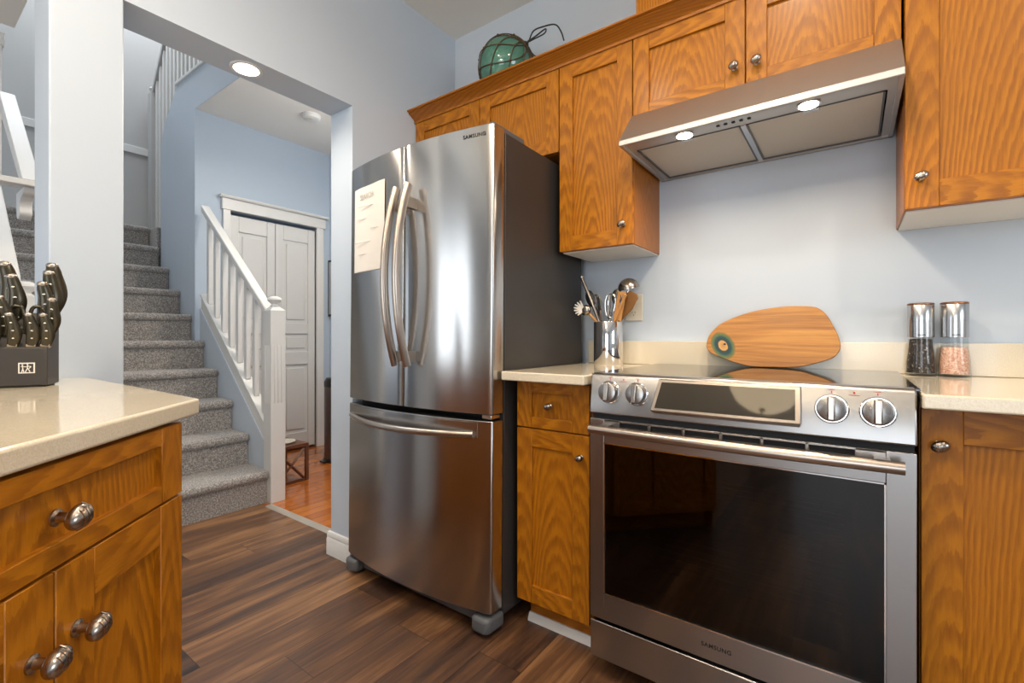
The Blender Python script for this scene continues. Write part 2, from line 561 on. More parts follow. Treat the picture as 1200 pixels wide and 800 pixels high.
        COL.objects.link(o)
        if loc is not None: o.location = loc
        if parent is not None: o.parent = parent
        if bevel:
            md = o.modifiers.new('bevel', 'BEVEL')
            md.width = bevel; md.segments = seg; md.limit_method = 'ANGLE'; md.angle_limit = math.radians(40)
            md.harden_normals = False
        if label: o['label'] = label
        if kind: o['kind'] = kind
        return o


def thing(name, label, cat, loc=(0, 0, 0), rotz=0.0, group=None):
    o = bpy.data.objects.new(name, None)
    COL.objects.link(o)
    o.location = loc; o.rotation_euler = (0, 0, rotz)
    o['label'] = label; o['category'] = cat
    if group: o['group'] = group
    return o


def tag(o, label, cat, group=None, kind=None):
    o['label'] = label; o['category'] = cat
    if group: o['group'] = group
    if kind: o['kind'] = kind
    return o


def struct(name, mb, mat, label=None, cat=None, bevel=0.0, seg=2):
    o = mb.build(name, mat, None, bevel, seg, kind='structure')
    o['label'] = label or name.replace('_', ' ')
    o['category'] = cat or name.split('_')[0]
    return o


def text(name, body, size, mat, parent, M4, depth=0.0004, spacing=1.0, label=None, bold=0.0):
    cu = bpy.data.curves.new(name, 'FONT')
    cu.body = body; cu.size = size; cu.extrude = depth; cu.space_character = spacing
    cu.align_x = 'CENTER'; cu.align_y = 'CENTER'; cu.offset = bold
    tmp = bpy.data.objects.new(name + '_tmp', cu)
    COL.objects.link(tmp)
    dg = bpy.context.evaluated_depsgraph_get()
    me = bpy.data.meshes.new_from_object(tmp.evaluated_get(dg))
    bpy.data.objects.remove(tmp)
    me.transform(M4)
    me.materials.clear(); me.materials.append(mat)
    o = bpy.data.objects.new(name, me)
    COL.objects.link(o)
    if parent: o.parent = parent
    if label: o['label'] = label
    return o


def smooth_pts(pts, n=6, closed=False):
    """Catmull-Rom through pts"""
    P = [Vector(p) for p in pts]; out = []
    m = len(P)
    for i in range(m if closed else m - 1):
        p0 = P[i - 1] if (closed or i > 0) else P[0]
        p1 = P[i]; p2 = P[(i + 1) % m]
        p3 = P[(i + 2) % m] if (closed or i + 2 < m) else P[-1]
        for k in range(n):
            t_ = k / n
            out.append(0.5 * ((2 * p1) + (p2 - p0) * t_ + (2 * p0 - 5 * p1 + 4 * p2 - p3) * t_ ** 2 + (3 * p1 - p0 - 3 * p2 + p3) * t_ ** 3))
    if not closed: out.append(P[-1])
    return out


def facing(x, y, z, ang=0.0):
    """text plane facing -y (ang=0), centre at x,y,z"""
    return Matrix.Translation((x, y, z)) @ Matrix.Rotation(ang, 4, 'Z') @ Matrix.Rotation(PI / 2, 4, 'X')


# ================================================================ SETTING
XW, XW2, YW = -1.845, -2.013, 1.98      # partition wall faces, range wall
ZC, ZH = 2.74, 2.79
YJ = 1.297                               # jamb of the opening
SP = 2.09                                # soffit height
YS = 1.472                               # far side of the stairs

struct('floor', MB().box(-6.2, 2.6, -3.8, 1.43, -0.06, 0).box(XW2, 2.6, 1.43, 2.2, -0.06, 0), M['vinyl'], 'dark brown vinyl plank kitchen floor', 'floor')
struct('floor_hall', MB().box(-6.2, XW2, 1.43, 2.9, -0.06, 0.0), M['hardwood'], 'orange hardwood floor of the hall', 'floor')
struct('trim_1', MB().prism([(1.415, 0), (1.425, 0.007), (1.455, 0.007), (1.462, 0)], 'x', -2.89, XW2), plain('threshold_metal', (0.42, 0.38, 0.33), 0.4, 0.3), 'grey threshold strip between the two floors', 'trim')

struct('wall_back', MB().box(XW2, 2.7, YW, YW + 0.12, -0.02, ZC + 0.1), M['wall'], 'pale blue wall behind the range', 'wall')
struct('wall_left', MB().box(XW2, XW, YJ, YW + 0.8, 0, ZH + 0.1), M['wall'], 'pale blue wall beside the refrigerator', 'wall')
struct('wall_header', MB().box(XW2, XW, 0.299, YJ, SP, ZC + 0.1), M['wall'], 'dropped header over the opening to the stairs', 'wall')
struct('wall_header_upper', MB().box(XW2, XW, -3.7, 0.299, 2.30, ZC + 0.1), M['wall'], 'header over the living room opening', 'wall')
struct('wall_column', MB().box(XW2 - 0.03, XW, 0.299, 0.468, 0, SP), M['wall'], 'narrow wall column between counter and stairs', 'wall', bevel=0.004)
struct('wall_half', MB().box(XW2, XW, -1.3, 0.299, 0, 0.86), M['wall'], 'half wall behind the corner counter', 'wall')
struct('wall_right', MB().box(2.5, 2.6, -3.8, -0.55, 0, ZC + 0.1).box(2.5, 2.6, 0.75, 2.1, 0, ZC + 0.1).box(2.5, 2.6, -0.55, 0.75, 0, 1.12).box(2.5, 2.6, -0.55, 0.75, 2.12, ZC + 0.1), M['wall'], 'wall right of the kitchen', 'wall')
struct('wall_front', MB().box(-6.1, -4.5, -3.7, -3.6, 0, ZC + 0.1).box(-3.0, -0.55, -3.7, -3.6, 0, ZC + 0.1).box(1.35, 2.6, -3.7, -3.6, 0, ZC + 0.1)
       .box(-4.5, -3.0, -3.7, -3.6, 0, 0.4).box(-4.5, -3.0, -3.7, -3.6, 2.5, ZC + 0.1).box(-0.55, 1.35, -3.7, -3.6, 0, 0.3).box(-0.55, 1.35, -3.7, -3.6, 2.4, ZC + 0.1), M['wall'], 'wall behind the camera', 'wall')
struct('wall_far_left', MB().box(-6.1, -6.0, -3.7, -2.6, 0, ZC + 0.1).box(-6.1, -6.0, -0.8, 0.404, 0, 5.2).box(-6.1, -6.0, -2.6, -0.8, 0, 0.7).box(-6.1, -6.0, -2.6, -0.8, 2.3, ZC + 0.1), M['wall'], 'far wall of the living room', 'wall')
struct('ceiling', MB().box(XW, 2.6, -3.8, 2.1, ZC, ZC + 0.08), M['ceil'], 'white textured kitchen ceiling', 'ceiling')
struct('ceiling_living', MB().box(-3.217, XW2, -3.8, 0.404, 2.50, 2.74), M['ceil'], 'lowered ceiling left of the column', 'ceiling')
struct('ceiling_living_far', MB().box(-6.1, -3.217, -3.8, -0.35, 2.74, 2.82), M['ceil'], 'living room ceiling', 'ceiling')
struct('ceiling_hall', MB().box(-4.2, XW2, YS + 0.003, 2.75, ZH, ZH + 0.06), M['ceil'], 'ceiling of the small hall', 'ceiling')
struct('wall_hall_closet', MB().box(-4.19, -4.09, YS + 0.003, 1.70, 0, ZH).box(-4.19, -4.09, 2.50, 2.75, 0, ZH).box(-4.19, -4.09, 1.70, 2.50, 2.06, ZH).box(-4.30, -4.27, 1.6, 2.6, 0, 2.2), M['hallwall'], 'blue hall wall around the closet door', 'wall')
struct('wall_hall_right', MB().box(-4.09, XW2, 2.62, 2.74, 0, ZH), M['hallwall'], 'right side wall of the hall', 'wall')
# stairwell
struct('wall_stair_far', MB().box(-5.72, -5.6, -0.4, 3.0, 0, 5.2), M['stairwall'], 'grey end wall of the stairwell', 'wall')
struct('wall_stair_side', MB().box(-5.6, -4.2, 2.75, 2.87, 0, 5.2), M['stairwall'], 'back wall of the stairwell', 'wall')
struct('wall_stair_upper', MB().box(XW2 - 0.1, XW2, -0.4, 3.0, ZC + 0.1, 5.2).box(-5.6, XW2, -0.52, -0.4, 2.82, 5.2).box(-5.6, XW2, 2.87, 2.99, ZH, 5.2), M['stairwall'], 'upper walls of the stairwell', 'wall')
struct('ceiling_stairwell', MB().box(-5.72, XW2, -0.5, 3.0, 5.2, 5.3), M['ceil'], 'high ceiling of the stairwell', 'ceiling')
struct('trim_2', MB().box(-5.6, -5.585, -0.3, 2.7, 2.80, 2.87), M['white'], 'thin white ledge on the grey stairwell wall', 'trim', bevel=0.004)

# curved blue wall between the two flights: straight run, rounded end, sloped and level top
def curved_wall():
    base = [(-4.0905 - 0.70 * i / 10, YS) for i in range(11)]
    for i in range(1, 9):
        a = PI / 2 * i / 8
        base.append((-4.7905 - 0.11 * math.sin(a), YS + 0.11 - 0.11 * math.cos(a)))
    base.append((-4.9005, YS + 0.30))
    K = [(-4.0, 3.079), (-4.454, 3.079), (-4.738, 2.806), (-4.838, 2.612), (-4.9, 2.53), (-5.2, 2.53)]
    def top(x):
        for (a, za), (b2, zb) in zip(K, K[1:]):
            if b2 <= x <= a: return za + (zb - za) * (a - x) / (a - b2)
        return 3.079
    inn = []
    for i, (x, y) in enumerate(base):
        inn.append((max(x, -4.80) if i > 10 else x, y + 0.11 if i <= 10 else max(y, YS + 0.11)))
    mb = MB(); n = len(base)
    for (x, y) in base: mb.v.append((x, y, 0))
    for (x, y) in base: mb.v.append((x, y, top(x)))
    for (x, y) in inn: mb.v.append((x, y, 0))
    for (x, y), (x2, _) in zip(inn, base): mb.v.append((x, y, top(x2)))
    for i in range(n - 1):
        mb.face([i + 1, i, n + i, n + i + 1], 0, True)
        mb.face([2 * n + i, 2 * n + i + 1, 3 * n + i + 1, 3 * n + i], 0, True)
        mb.face([n + i, 3 * n + i, 3 * n + i + 1, n + i + 1], 0)
    mb.face([0, 2 * n, 3 * n, n], 0)
    mb.face([n - 1, 2 * n - 1, 4 * n - 1, 3 * n - 1], 0)
    return mb
struct('wall_stair_curved', curved_wall(), M['wall'], 'curved blue wall at the turn of the stairs', 'wall')
struct('wall_hall_header', MB().box(-4.0905, XW2, YS, YS + 0.12, ZH + 0.002, 3.079), M['wall'], 'blue wall band above the hall ceiling', 'wall')
struct('trim_3', MB().box(-4.454, XW2 - 0.01, YS - 0.015, YS + 0.135, 3.079, 3.105), M['white'], 'white cap on the level top of the curved wall', 'trim', bevel=0.004)

# baseboards
BB = [(0, 0), (0.016, 0), (0.016, 0.075), (0.012, 0.082), (0.014, 0.092), (0.008, 0.105), (0, 0.108)]
struct('baseboard_opening', MB().prism([(YJ - p[0], p[1]) for p in BB], 'x', XW2 - 0.014, XW + 0.004)
       .prism([(XW2 - p[0], p[1]) for p in BB], 'y', YJ + 0.001, 2.60), M['white'], 'white baseboard wrapping the end of the wall', 'baseboard')
struct('baseboard_hall', MB().prism([(2.62 - p[0], p[1]) for p in BB], 'x', -4.09, XW2 - 0.02), M['white'], 'white baseboard in the hall', 'baseboard')

# closet door casing and bifold doors
struct('trim_casing', MB().box(-4.09, -4.068, 1.665, 1.72, 0, 2.06).box(-4.09, -4.068, 2.475, 2.545, 0, 2.06)
       .box(-4.09, -4.062, 1.655, 2.56, 2.06, 2.15).prism([(-4.09, 2.15), (-4.045, 2.15), (-4.035, 2.165), (-4.045, 2.175), (-4.09, 2.175)], 'y', 1.635, 2.585), M['white'], 'white door casing with a crown header', 'trim', bevel=0.003)


def panel_door(name, y0, y1, label):
    mb = MB()
    X = -4.100
    mb.box(X - 0.035, X - 0.012, y0, y1, 0.02, 2.03)
    st = 0.07
    zs = [(0.16, 0.78), (0.90, 1.06), (1.16, 1.90)]
    mb.box(X - 0.012, X, y0, y0 + st, 0.02, 2.03); mb.box(X - 0.012, X, y1 - st, y1, 0.02, 2.03)
    ed = [0.02] + [q for z in zs for q in z] + [2.03]
    for k in range(0, len(ed), 2): mb.box(X - 0.012, X, y0 + st, y1 - st, ed[k], ed[k + 1])
    for a, b in zs:
        i = 0.03
        mb.box(X - 0.012, X - 0.003, y0 + st + i, y1 - st - i, a + i, b - i)
    o = mb.build(name, M['softwhite'], None, 0.005, 2, kind='structure')
    o['label'] = label; o['category'] = 'door'
    return o
panel_door('door_1', 1.725, 2.096, 'left leaf of the white bifold closet door')
panel_door('door_2', 2.100, 2.472, 'right leaf of the white bifold closet door')

# windows behind the camera (seen in the reflections)
def window(n, box_fn, label):
    mb = MB(); box_fn(mb)
    return struct(n, mb, M['white'], label, 'window', bevel=0.003)
window('window_1', lambda m: (m.box(-4.55, -4.48, -3.6, -3.56, 0.35, 2.55), m.box(-3.02, -2.95, -3.6, -3.56, 0.35, 2.55), m.box(-4.5, -3.0, -3.6, -3.56, 2.48, 2.55), m.box(-4.5, -3.0, -3.6, -3.56, 0.35, 0.42), m.box(-3.77, -3.73, -3.61, -3.57, 0.4, 2.5)), 'tall living room window')
window('window_2', lambda m: (m.box(-0.6, -0.53, -3.6, -3.56, 0.25, 2.45), m.box(1.33, 1.4, -3.6, -3.56, 0.25, 2.45), m.box(-0.55, 1.35, -3.6, -3.56, 2.38, 2.45), m.box(-0.55, 1.35, -3.6, -3.56, 0.25, 0.32), m.box(0.38, 0.42, -3.61, -3.57, 0.3, 2.4)), 'patio window behind the camera')
window('window_3', lambda m: (m.box(2.46, 2.5, -0.6, -0.53, 1.07, 2.17), m.box(2.46, 2.5, 0.73, 0.8, 1.07, 2.17), m.box(2.46, 2.5, -0.55, 0.75, 2.1, 2.17), m.box(2.46, 2.5, -0.55, 0.75, 1.07, 1.14)), 'kitchen side window')

# ================================================================ FITTINGS
def knob_mesh(mb, M4, a=0.0165, b=0.0125):
    """oval ribbed cabinet knob; local z points out of the door"""
    mb.lathe([(0.0095, 0), (0.0095, 0.002), (0.006, 0.004), (0.0048, 0.012), (0.0065, 0.016)], 20, M4=M4)
    mb.sphere((0, 0, 0.0235), (a, b, 0.0105), 28, 14, M4=M4 @ Matrix.Rotation(0.45, 4, 'Z'))
    # diagonal reeding
    for k in (-1, 0, 1):
        pts = []
        for i in range(9):
            ph = -1.15 + 2.3 * i / 8
            x = k * 0.006 + 0.004 * math.sin(ph)
            y = b * 0.97 * math.sin(ph)
            zz = 0.0235 + 0.0105 * math.sqrt(max(0.0, 1 - (x / a) ** 2 - (y / b) ** 2)) 
            q = M4 @ Matrix.Rotation(0.45, 4, 'Z') @ Vector((x, y, zz))
            pts.append(q)
        mb.tube(pts, 0.0011, 5)


def knob(parent, x, y, z, s=1.0):
    mb = MB()
    knob_mesh(mb, Matrix.Translation((x, y, z)) @ Matrix.Rotation(PI / 2, 4, 'X') @ Matrix.Scale(s, 4))
    return mb.build('knob', M['nickel'], parent)


def shaker(name, parent, x0, x1, z0, z1, yf, th=0.02, st=0.06, rt=None, knob_at=None, ks=1.0, rail=None, label=None):
    """shaker front facing -y, its face at y = yf"""
    rt = rt or st
    mb = MB()
    mb.box(x0, x0 + st, yf, yf + th, z0, z1, grain='z')
    mb.box(x1 - st, x1, yf, yf + th, z0, z1, grain='z')
    e = 0.0004
    mb.box(x0 + st, x1 - st, yf + e, yf + th, z0, z0 + (rail or rt), grain='x')
    mb.box(x0 + st, x1 - st, yf + e, yf + th, z1 - rt, z1, grain='x')
    mb.box(x0 + st - 0.004, x1 - st + 0.004, yf + 0.0105, yf + th - 0.002, z0 + rt - 0.004, z1 - rt + 0.004, grain='z')
    d = mb.build(name, M['oak'], parent, 0.0012, 1, label=label)
    if knob_at: knob(d, knob_at[0], yf, knob_at[1], ks)
    return d

YU = 1.674                                # upper door faces
YB = 1.37                                 # base door faces

# ---- wall cabinet over the refrigerator
c = thing('wall_cabinet', 'short honey oak wall cabinet above the refrigerator', 'cabinet', (0, 0, 0))
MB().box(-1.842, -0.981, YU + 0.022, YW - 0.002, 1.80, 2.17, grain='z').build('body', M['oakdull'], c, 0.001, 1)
shaker('door', c, -1.838, -1.408, 1.80, 2.148, YU)
shaker('door', c, -1.404, -0.981, 1.80, 2.148, YU)
# ---- tall narrow wall cabinet
c = thing('wall_cabinet', 'long narrow honey oak wall cabinet between refrigerator and hood', 'cabinet')
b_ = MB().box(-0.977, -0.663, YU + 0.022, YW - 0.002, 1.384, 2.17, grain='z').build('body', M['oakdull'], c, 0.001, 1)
MB().box(-0.972, -0.668, YU + 0.026, YW - 0.002, 1.380, 1.384).build('bottom_panel', M['under'], c, label='white underside panel')
shaker('door', c, -0.976, -0.664, 1.384, 2.148, YU, knob_at=(-0.698, 1.457))
# ---- cabinet over the hood
c = thing('wall_cabinet', 'honey oak two-door wall cabinet directly above the range hood', 'cabinet')
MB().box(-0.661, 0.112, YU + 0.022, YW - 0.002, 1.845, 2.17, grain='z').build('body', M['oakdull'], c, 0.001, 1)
shaker('door', c, -0.660, -0.282, 1.832, 2.148, YU, knob_at=(-0.312, 1.918))
shaker('door', c, -0.278, 0.110, 1.832, 2.148, YU, knob_at=(-0.246, 1.915))
# ---- right wall cabinet
c = thing('wall_cabinet', 'large honey oak wall cabinet right of the range hood', 'cabinet')
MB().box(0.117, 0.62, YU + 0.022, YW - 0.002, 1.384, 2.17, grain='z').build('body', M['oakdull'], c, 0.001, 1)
MB().box(0.122, 0.615, YU + 0.026, YW - 0.002, 1.380, 1.384).build('bottom_panel', M['under'], c, label='white underside panel')
shaker('door', c, 0.118, 0.618, 1.384, 2.148, YU, st=0.07, knob_at=(0.150, 1.464))
# ---- crown moulding (continuous) and duct box
CR = [(YU + 0.022, 2.142), (YU - 0.006, 2.142), (YU - 0.008, 2.150), (YU - 0.004, 2.153), (YU - 0.010, 2.160), (YU - 0.030, 2.172), (YU - 0.046, 2.180), (YU - 0.044, 2.184), (YU - 0.056, 2.187), (YU - 0.056, 2.194), (YU + 0.022, 2.194)]
o = MB().prism(CR, 'x', -1.843, 0.62).build('crown_moulding', M['oakdull'], None)
tag(o, 'continuous oak crown moulding along the top of the wall cabinets', 'moulding')
o = MB().box(-1.842, 0.62, YU + 0.024, YW, 2.1705, 2.190, grain='x').build('cabinet_top_board', M['oakdull'], None)
tag(o, 'flat oak board closing the top of the wall cabinets', 'board')
o = MB().box(-0.662, 0.11, 1.71, YW, 2.1935, 2.70, grain='z').build('duct_cover', M['oak'], None, 0.001, 1)
tag(o, 'oak boxed duct cover standing above the crown moulding', 'duct cover')

# ---- base cabinet left of range
c = thing('base_cabinet', 'narrow honey oak base cabinet between refrigerator and range', 'cabinet')
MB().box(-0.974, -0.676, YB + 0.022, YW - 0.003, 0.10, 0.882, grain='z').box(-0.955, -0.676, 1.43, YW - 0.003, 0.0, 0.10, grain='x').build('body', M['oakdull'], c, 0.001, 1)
shaker('drawer', c, -0.974, -0.688, 0.716, 0.876, YB, st=0.062, rt=0.038, knob_at=(-0.835, 0.797), ks=0.85)
shaker('door', c, -0.974, -0.688, 0.098, 0.711, YB, st=0.062, knob_at=(-0.716, 0.640), ks=0.85)
MB().prism([(1.414, 0), (1.43, 0), (1.43, 0.028), (1.424, 0.028), (1.414, 0.008)], 'x', -0.957, -0.676).build('kick_moulding', M['white'], c, label='white quarter-round strip at the toe kick')
# ---- base cabinet right of range
c = thing('base_cabinet', 'honey oak base cabinet right of the range', 'cabinet')
MB().box(0.122, 0.62, YB + 0.022, YW - 0.003, 0.10, 0.882, grain='z').box(0.122, 0.62, 1.43, YW - 0.003, 0, 0.10, grain='x').build('body', M['oakdull'], c, 0.001, 1)
shaker('door', c, 0.124, 0.616, 0.098, 0.876, YB, st=0.068, rt=0.072, knob_at=(0.153, 0.800))
# ---- more of the run, out of frame to the right
c = thing('base_cabinet', 'honey oak base cabinet at the right end of the run', 'cabinet')
MB().box(0.622, 1.5, YB + 0.022, YW - 0.003, 0.0, 0.882, grain='z').build('body', M['oakdull'], c, 0.001, 1)
shaker('door', c, 0.624, 1.06, 0.098, 0.876, YB, knob_at=(1.02, 0.800))
shaker('door', c, 1.064, 1.496, 0.098, 0.876, YB, knob_at=(1.10, 0.800))

# ---- worktops
o = MB().box(-0.989, -0.668, 1.294, YW, 0.884, 0.915).build('worktop', M['quartz'], None, 0.004, 3)
tag(o, 'short cream quartz worktop between refrigerator and range', 'worktop')
o = MB().box(0.119, 1.52, 1.294, YW, 0.884, 0.915).build('worktop', M['quartz'], None, 0.004, 3)
tag(o, 'cream quartz worktop right of the range', 'worktop')
o = MB().box(-0.99, 1.52, YW - 0.018, YW, 0.9155, 1.016).build('backsplash', M['quartz'], None, 0.002, 2)
tag(o, 'low cream quartz backsplash strip along the wall', 'backsplash')

# ---- corner cabinet (45 degrees) and its worktop
c = thing('corner_base_cabinet', 'angled honey oak corner base cabinet with drawer over two doors', 'cabinet')
Acx, Acy = -1.000, 0.340
Bcx, Bcy = -0.5885, -0.0715
off = 0.022 * 0.7071
poly = [(Acx - off, Acy - off), (XW + 0.003, Acy - off), (XW + 0.003, -0.09), (Bcx - off - 0.01, -0.09)]
MB().prism([(Acx - off, Acy - off), (Bcx - off, Bcy - off), (XW + 0.003, Bcy - off), (XW + 0.003, Acy - off)], 'z', 0.10, 0.882).prism([(Acx - 0.07, Acy - 0.02), (Bcx - 0.07, Bcy - 0.02), (XW + 0.003, Bcy - 0.02), (XW + 0.003, Acy - 0.02)], 'z', 0.0, 0.1).build('body', M['oakdull'], c)
# the front is built facing -y and then turned to face the camera side
RC = Matrix.Translation((Acx, Acy, 0)) @ Matrix.Rotation(math.radians(135), 4, 'Z')
Wd = math.dist((Acx, Acy), (Bcx, Bcy))


def turn(o):
    for q in [o] + list(o.children):
        q.data.transform(RC)
# local x runs from B (x=-W) to A (x=0), local -y out of the face
turn(shaker('drawer', c, -Wd + 0.002, -0.002, 0.7495, 0.878, 0, st=0.062, rt=0.030, knob_at=(-Wd / 2, 0.812), ks=1.12))
turn(shaker('door', c, -Wd / 2 + 0.0015, -0.002, 0.10, 0.7455, 0, st=0.066, knob_at=(-Wd / 2 + 0.034, 0.655), ks=1.12))
turn(shaker('door', c, -Wd + 0.002, -Wd / 2 - 0.0015, 0.10, 0.7455, 0, st=0.066, knob_at=(-Wd / 2 - 0.034, 0.655), ks=1.12))
c = thing('base_cabinet', 'honey oak base cabinet continuing from the angled corner', 'cabinet')
MB().box(XW + 0.003, Bcx - 0.03, -1.25, -0.10, 0.0, 0.882, grain='z').build('body', M['oakdull'], c)
o = MB().prism([(-1.030, 0.379), (XW + 0.001, 0.379), (XW + 0.001, -1.27), (-0.575, -1.27), (-0.575, -0.076)], 'z', 0.884, 0.915).build('worktop', M['quartz'], None, 0.005, 3)
tag(o, 'cream quartz worktop with an angled corner, under the knife block', 'worktop')

# ================================================================ REFRIGERATOR
FX0, FX1 = -1.815, -1.000
fr = thing('refrigerator', 'stainless steel french door refrigerator with bottom freezer drawer', 'refrigerator', (0, 1.25, 0))
fr.rotation_euler = (-0.0105, 0, 0)
FY = 0.0                                  # local y: 0 at door edge plane
mid = (FX0 + FX1) / 2
hw = (FX1 - FX0) / 2


def bow(x, d=0.045):
    return -d * (1 - ((x - mid) / hw) ** 2)


def bowed(name, x0, x1, z0, z1, th, parent, mat):
    pts = []
    n = 26
    for i in range(n + 1):
        x = x0 + (x1 - x0) * i / n
        pts.append((x, bow(x) + FY))
    mb = MB()
    # rounded free edges
    front = pts
    r = 0.008
    full = [(x0, FY + th)] + [(x0, front[0][1] + r)] + [(x0 + r * 0.3, front[0][1] + r * 0.3)] + [p for p in front[1:-1]] + [(x1 - r * 0.3, front[-1][1] + r * 0.3), (x1, front[-1][1] + r), (x1, FY + th)]
    mb.prism(full, 'z', z0, z1, smooth=False)
    o = mb.build(name, mat, parent, 0.0025, 2)
    for p in o.data.polygons:
        if abs(p.normal.z) < 0.5 and p.normal.y < -0.5: p.use_smooth = True
    return o

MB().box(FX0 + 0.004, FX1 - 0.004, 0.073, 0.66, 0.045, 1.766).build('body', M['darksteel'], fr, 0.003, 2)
MB().box(FX0 + 0.012, FX1 - 0.012, 0.062, 0.0725, 0.07, 1.760).build('gasket', M['gap'], fr)
dl = bowed('door', FX0, mid - 0.003, 0.765, 1.776, 0.062, fr, M['steelv'])
dr = bowed('door', mid + 0.003, FX1, 0.765, 1.776, 0.062, fr, M['steelv'])
fz = bowed('freezer_drawer', FX0, FX1, 0.080, 0.742, 0.062, fr, M['steelv'])


def bar_handle(parent, x, z0, z1, y0, y1, w):
    """vertical bowed flat handle"""
    n = 20; pts = []
    for i in range(n + 1):
        t_ = i / n
        z = z0 + (z1 - z0) * t_
        y = y0 + (y1 - y0) * (1 - (2 * t_ - 1) ** 2)
        pts.append((x, y, z))
    mb = MB().tube(pts, w, 12, flat=1.35, up=(0, 1, 0))
    for t_ in (0.07, 0.93):
        i = int(t_ * n); px, py, pz = pts[i]
        mb.box(x - 0.009, x + 0.009, py, bow(x) + 0.002, pz - 0.02, pz + 0.02)
    return mb.build('handle', M['handle'], parent)
bar_handle(dl, mid - 0.020 + 0.008, 0.925, 1.605, -0.072, -0.128, 0.0125)
bar_handle(dr, mid + 0.052 + 0.012, 0.925, 1.605, -0.080, -0.136, 0.0125)
# freezer handle: a recessed plate and a bowed horizontal grip
def strip(x0, x1, z0, z1, out, mb, n=20, drop=0.0):
    b = len(mb.v)
    for i in range(n + 1):
        x = x0 + (x1 - x0) * i / n
        for z in (z0, z1):
            for d in (0.0, out): mb.v.append((x, bow(x) - d, z))
    for i in range(n):
        a, c_ = b + 4 * i, b + 4 * (i + 1)
        mb.face([a + 1, c_ + 1, c_ + 3, a + 3], 0, True); mb.face([a, a + 2, c_ + 2, c_], 0, True)
        mb.face([a, c_, c_ + 1, a + 1], 0); mb.face([a + 2, a + 3, c_ + 3, c_ + 2], 0)
    mb.face([b, b + 1, b + 3, b + 2], 0); e = b + 4 * n; mb.face([e, e + 2, e + 3, e + 1], 0)
mb = MB(); strip(-1.76, -1.055, 0.683, 0.735, 0.003, mb)
mb.build('handle_plate', M['steelv'], fz)
mb = MB(); pts = []
for i in range(25):
    t_ = i / 24; x = -1.775 + 0.705 * t_
    pts.append((x, bow(x) - 0.004 - 0.055 * (1 - (2 * t_ - 1) ** 2), 0.694 - 0.004 * (1 - (2 * t_ - 1) ** 2)))
mb.tube(pts, 0.0125, 12, flat=1.0, up=(0, 0, 1))
mb.build('handle', M['handle'], fz)
for hx in (FX0 + 0.01, FX1 - 0.07): MB().box(hx, hx + 0.06, 0.01, 0.20, 1.767, 1.788).build('hinge_cover', M['greyplast'], fr, 0.004, 2)
MB().box(FX1 - 0.055, FX1 - 0.012, 0.01, 0.06, 0.746, 0.762).build('hinge', M['silver'], fr, 0.003, 2)
MB().box(FX0 + 0.02, FX1 - 0.02, 0.02, 0.045, 0.025, 0.072).box(FX0 + 0.05, FX1 - 0.05, 0.045, 0.62, 0.03, 0.05).build('kick_grille', M['greyplast'], fr, 0.003, 2)


def foot(x0, x1):
    s_ = 1 if x1 > mid else -1
    mb = MB().prism([(x0, 0.055), (x0 + 0.01, -0.012), (x0 + 0.02, -0.022), (x1 - 0.02, -0.022), (x1 - 0.004, -0.01), (x1, 0.075)], 'z', 0.012, 0.066)
    return mb.build('foot', M['greyplast'], fr, 0.012, 3)
foot(FX0 - 0.002, FX0 + 0.085)
foot(FX1 - 0.085, FX1 + 0.004)
for x in (FX0 + 0.05, FX1 - 0.05):
    for ry in (0.03, 0.6): MB().lathe([(0.018, 0), (0.018, 0.045)], 16, (x, ry, 0.0 if ry < 0.1 else -0.006)).build('roller', M['black'], fr)
ang = math.atan(2 * 0.045 * ((-1.075 - mid) / hw ** 2))
text('logo', 'SAMSUNG', 0.0185, M['logoink'], dr, facing(-1.076, bow(-1.076) - 0.0006, 1.743, ang), spacing=1.15, label='dark grey SAMSUNG lettering', bold=0.0004)

# paper on the left door
mb = MB()
n = 10
for i in range(n + 1):
    x = -1.762 + 0.238 * i / n
    for z in (1.312, 1.672): mb.v.append((x, bow(x) - 0.0045 - 0.0015 * math.sin(i * 0.9), z))
    for z in (1.312, 1.672): mb.v.append((x, bow(x) - 0.0030 - 0.0015 * math.sin(i * 0.9), z))
for i in range(n):
    a, c_ = 4 * i, 4 * i + 4
    mb.face([a, c_, c_ + 1, a + 1], 0, True); mb.face([a + 2, a + 3, c_ + 3, c_ + 2], 0, True)
    mb.face([a + 1, c_ + 1, c_ + 3, a + 3]); mb.face([a, a + 2, c_ + 2, c_])
mb.face([0, 1, 3, 2]); mb.face([4 * n, 4 * n + 2, 4 * n + 3, 4 * n + 1])
pp = thing('paper_sheet', 'cream paper sheet headed with a faint printed title on the refrigerator door', 'paper', (0, 1.25, 0))
pp.rotation_euler = (-0.0105, 0, 0)
mb.build('sheet', M['paper'], pp)
text('title', 'SEARCH', 0.030, M['ink'], pp, facing(-1.655, bow(-1.655) - 0.0072, 1.628, -0.13), label='faint grey heading')
FI = plain('faint_ink', (0.72, 0.68, 0.61), 0.8)
for k, (a, b) in enumerate(((0.2, 0.85), (0.15, 0.5), (0.6, 0.9), (0.1, 0.75), (0.2, 0.45))):
    z = 1.585 - 0.05 * k
    x0 = -1.762 + 0.238 * a; x1 = -1.762 + 0.238 * b
    MB().box(x0, x1, bow((x0 + x1) / 2) - 0.0078, bow((x0 + x1) / 2) - 0.0050, z, z + 0.0012).build('writing_line', FI, pp)

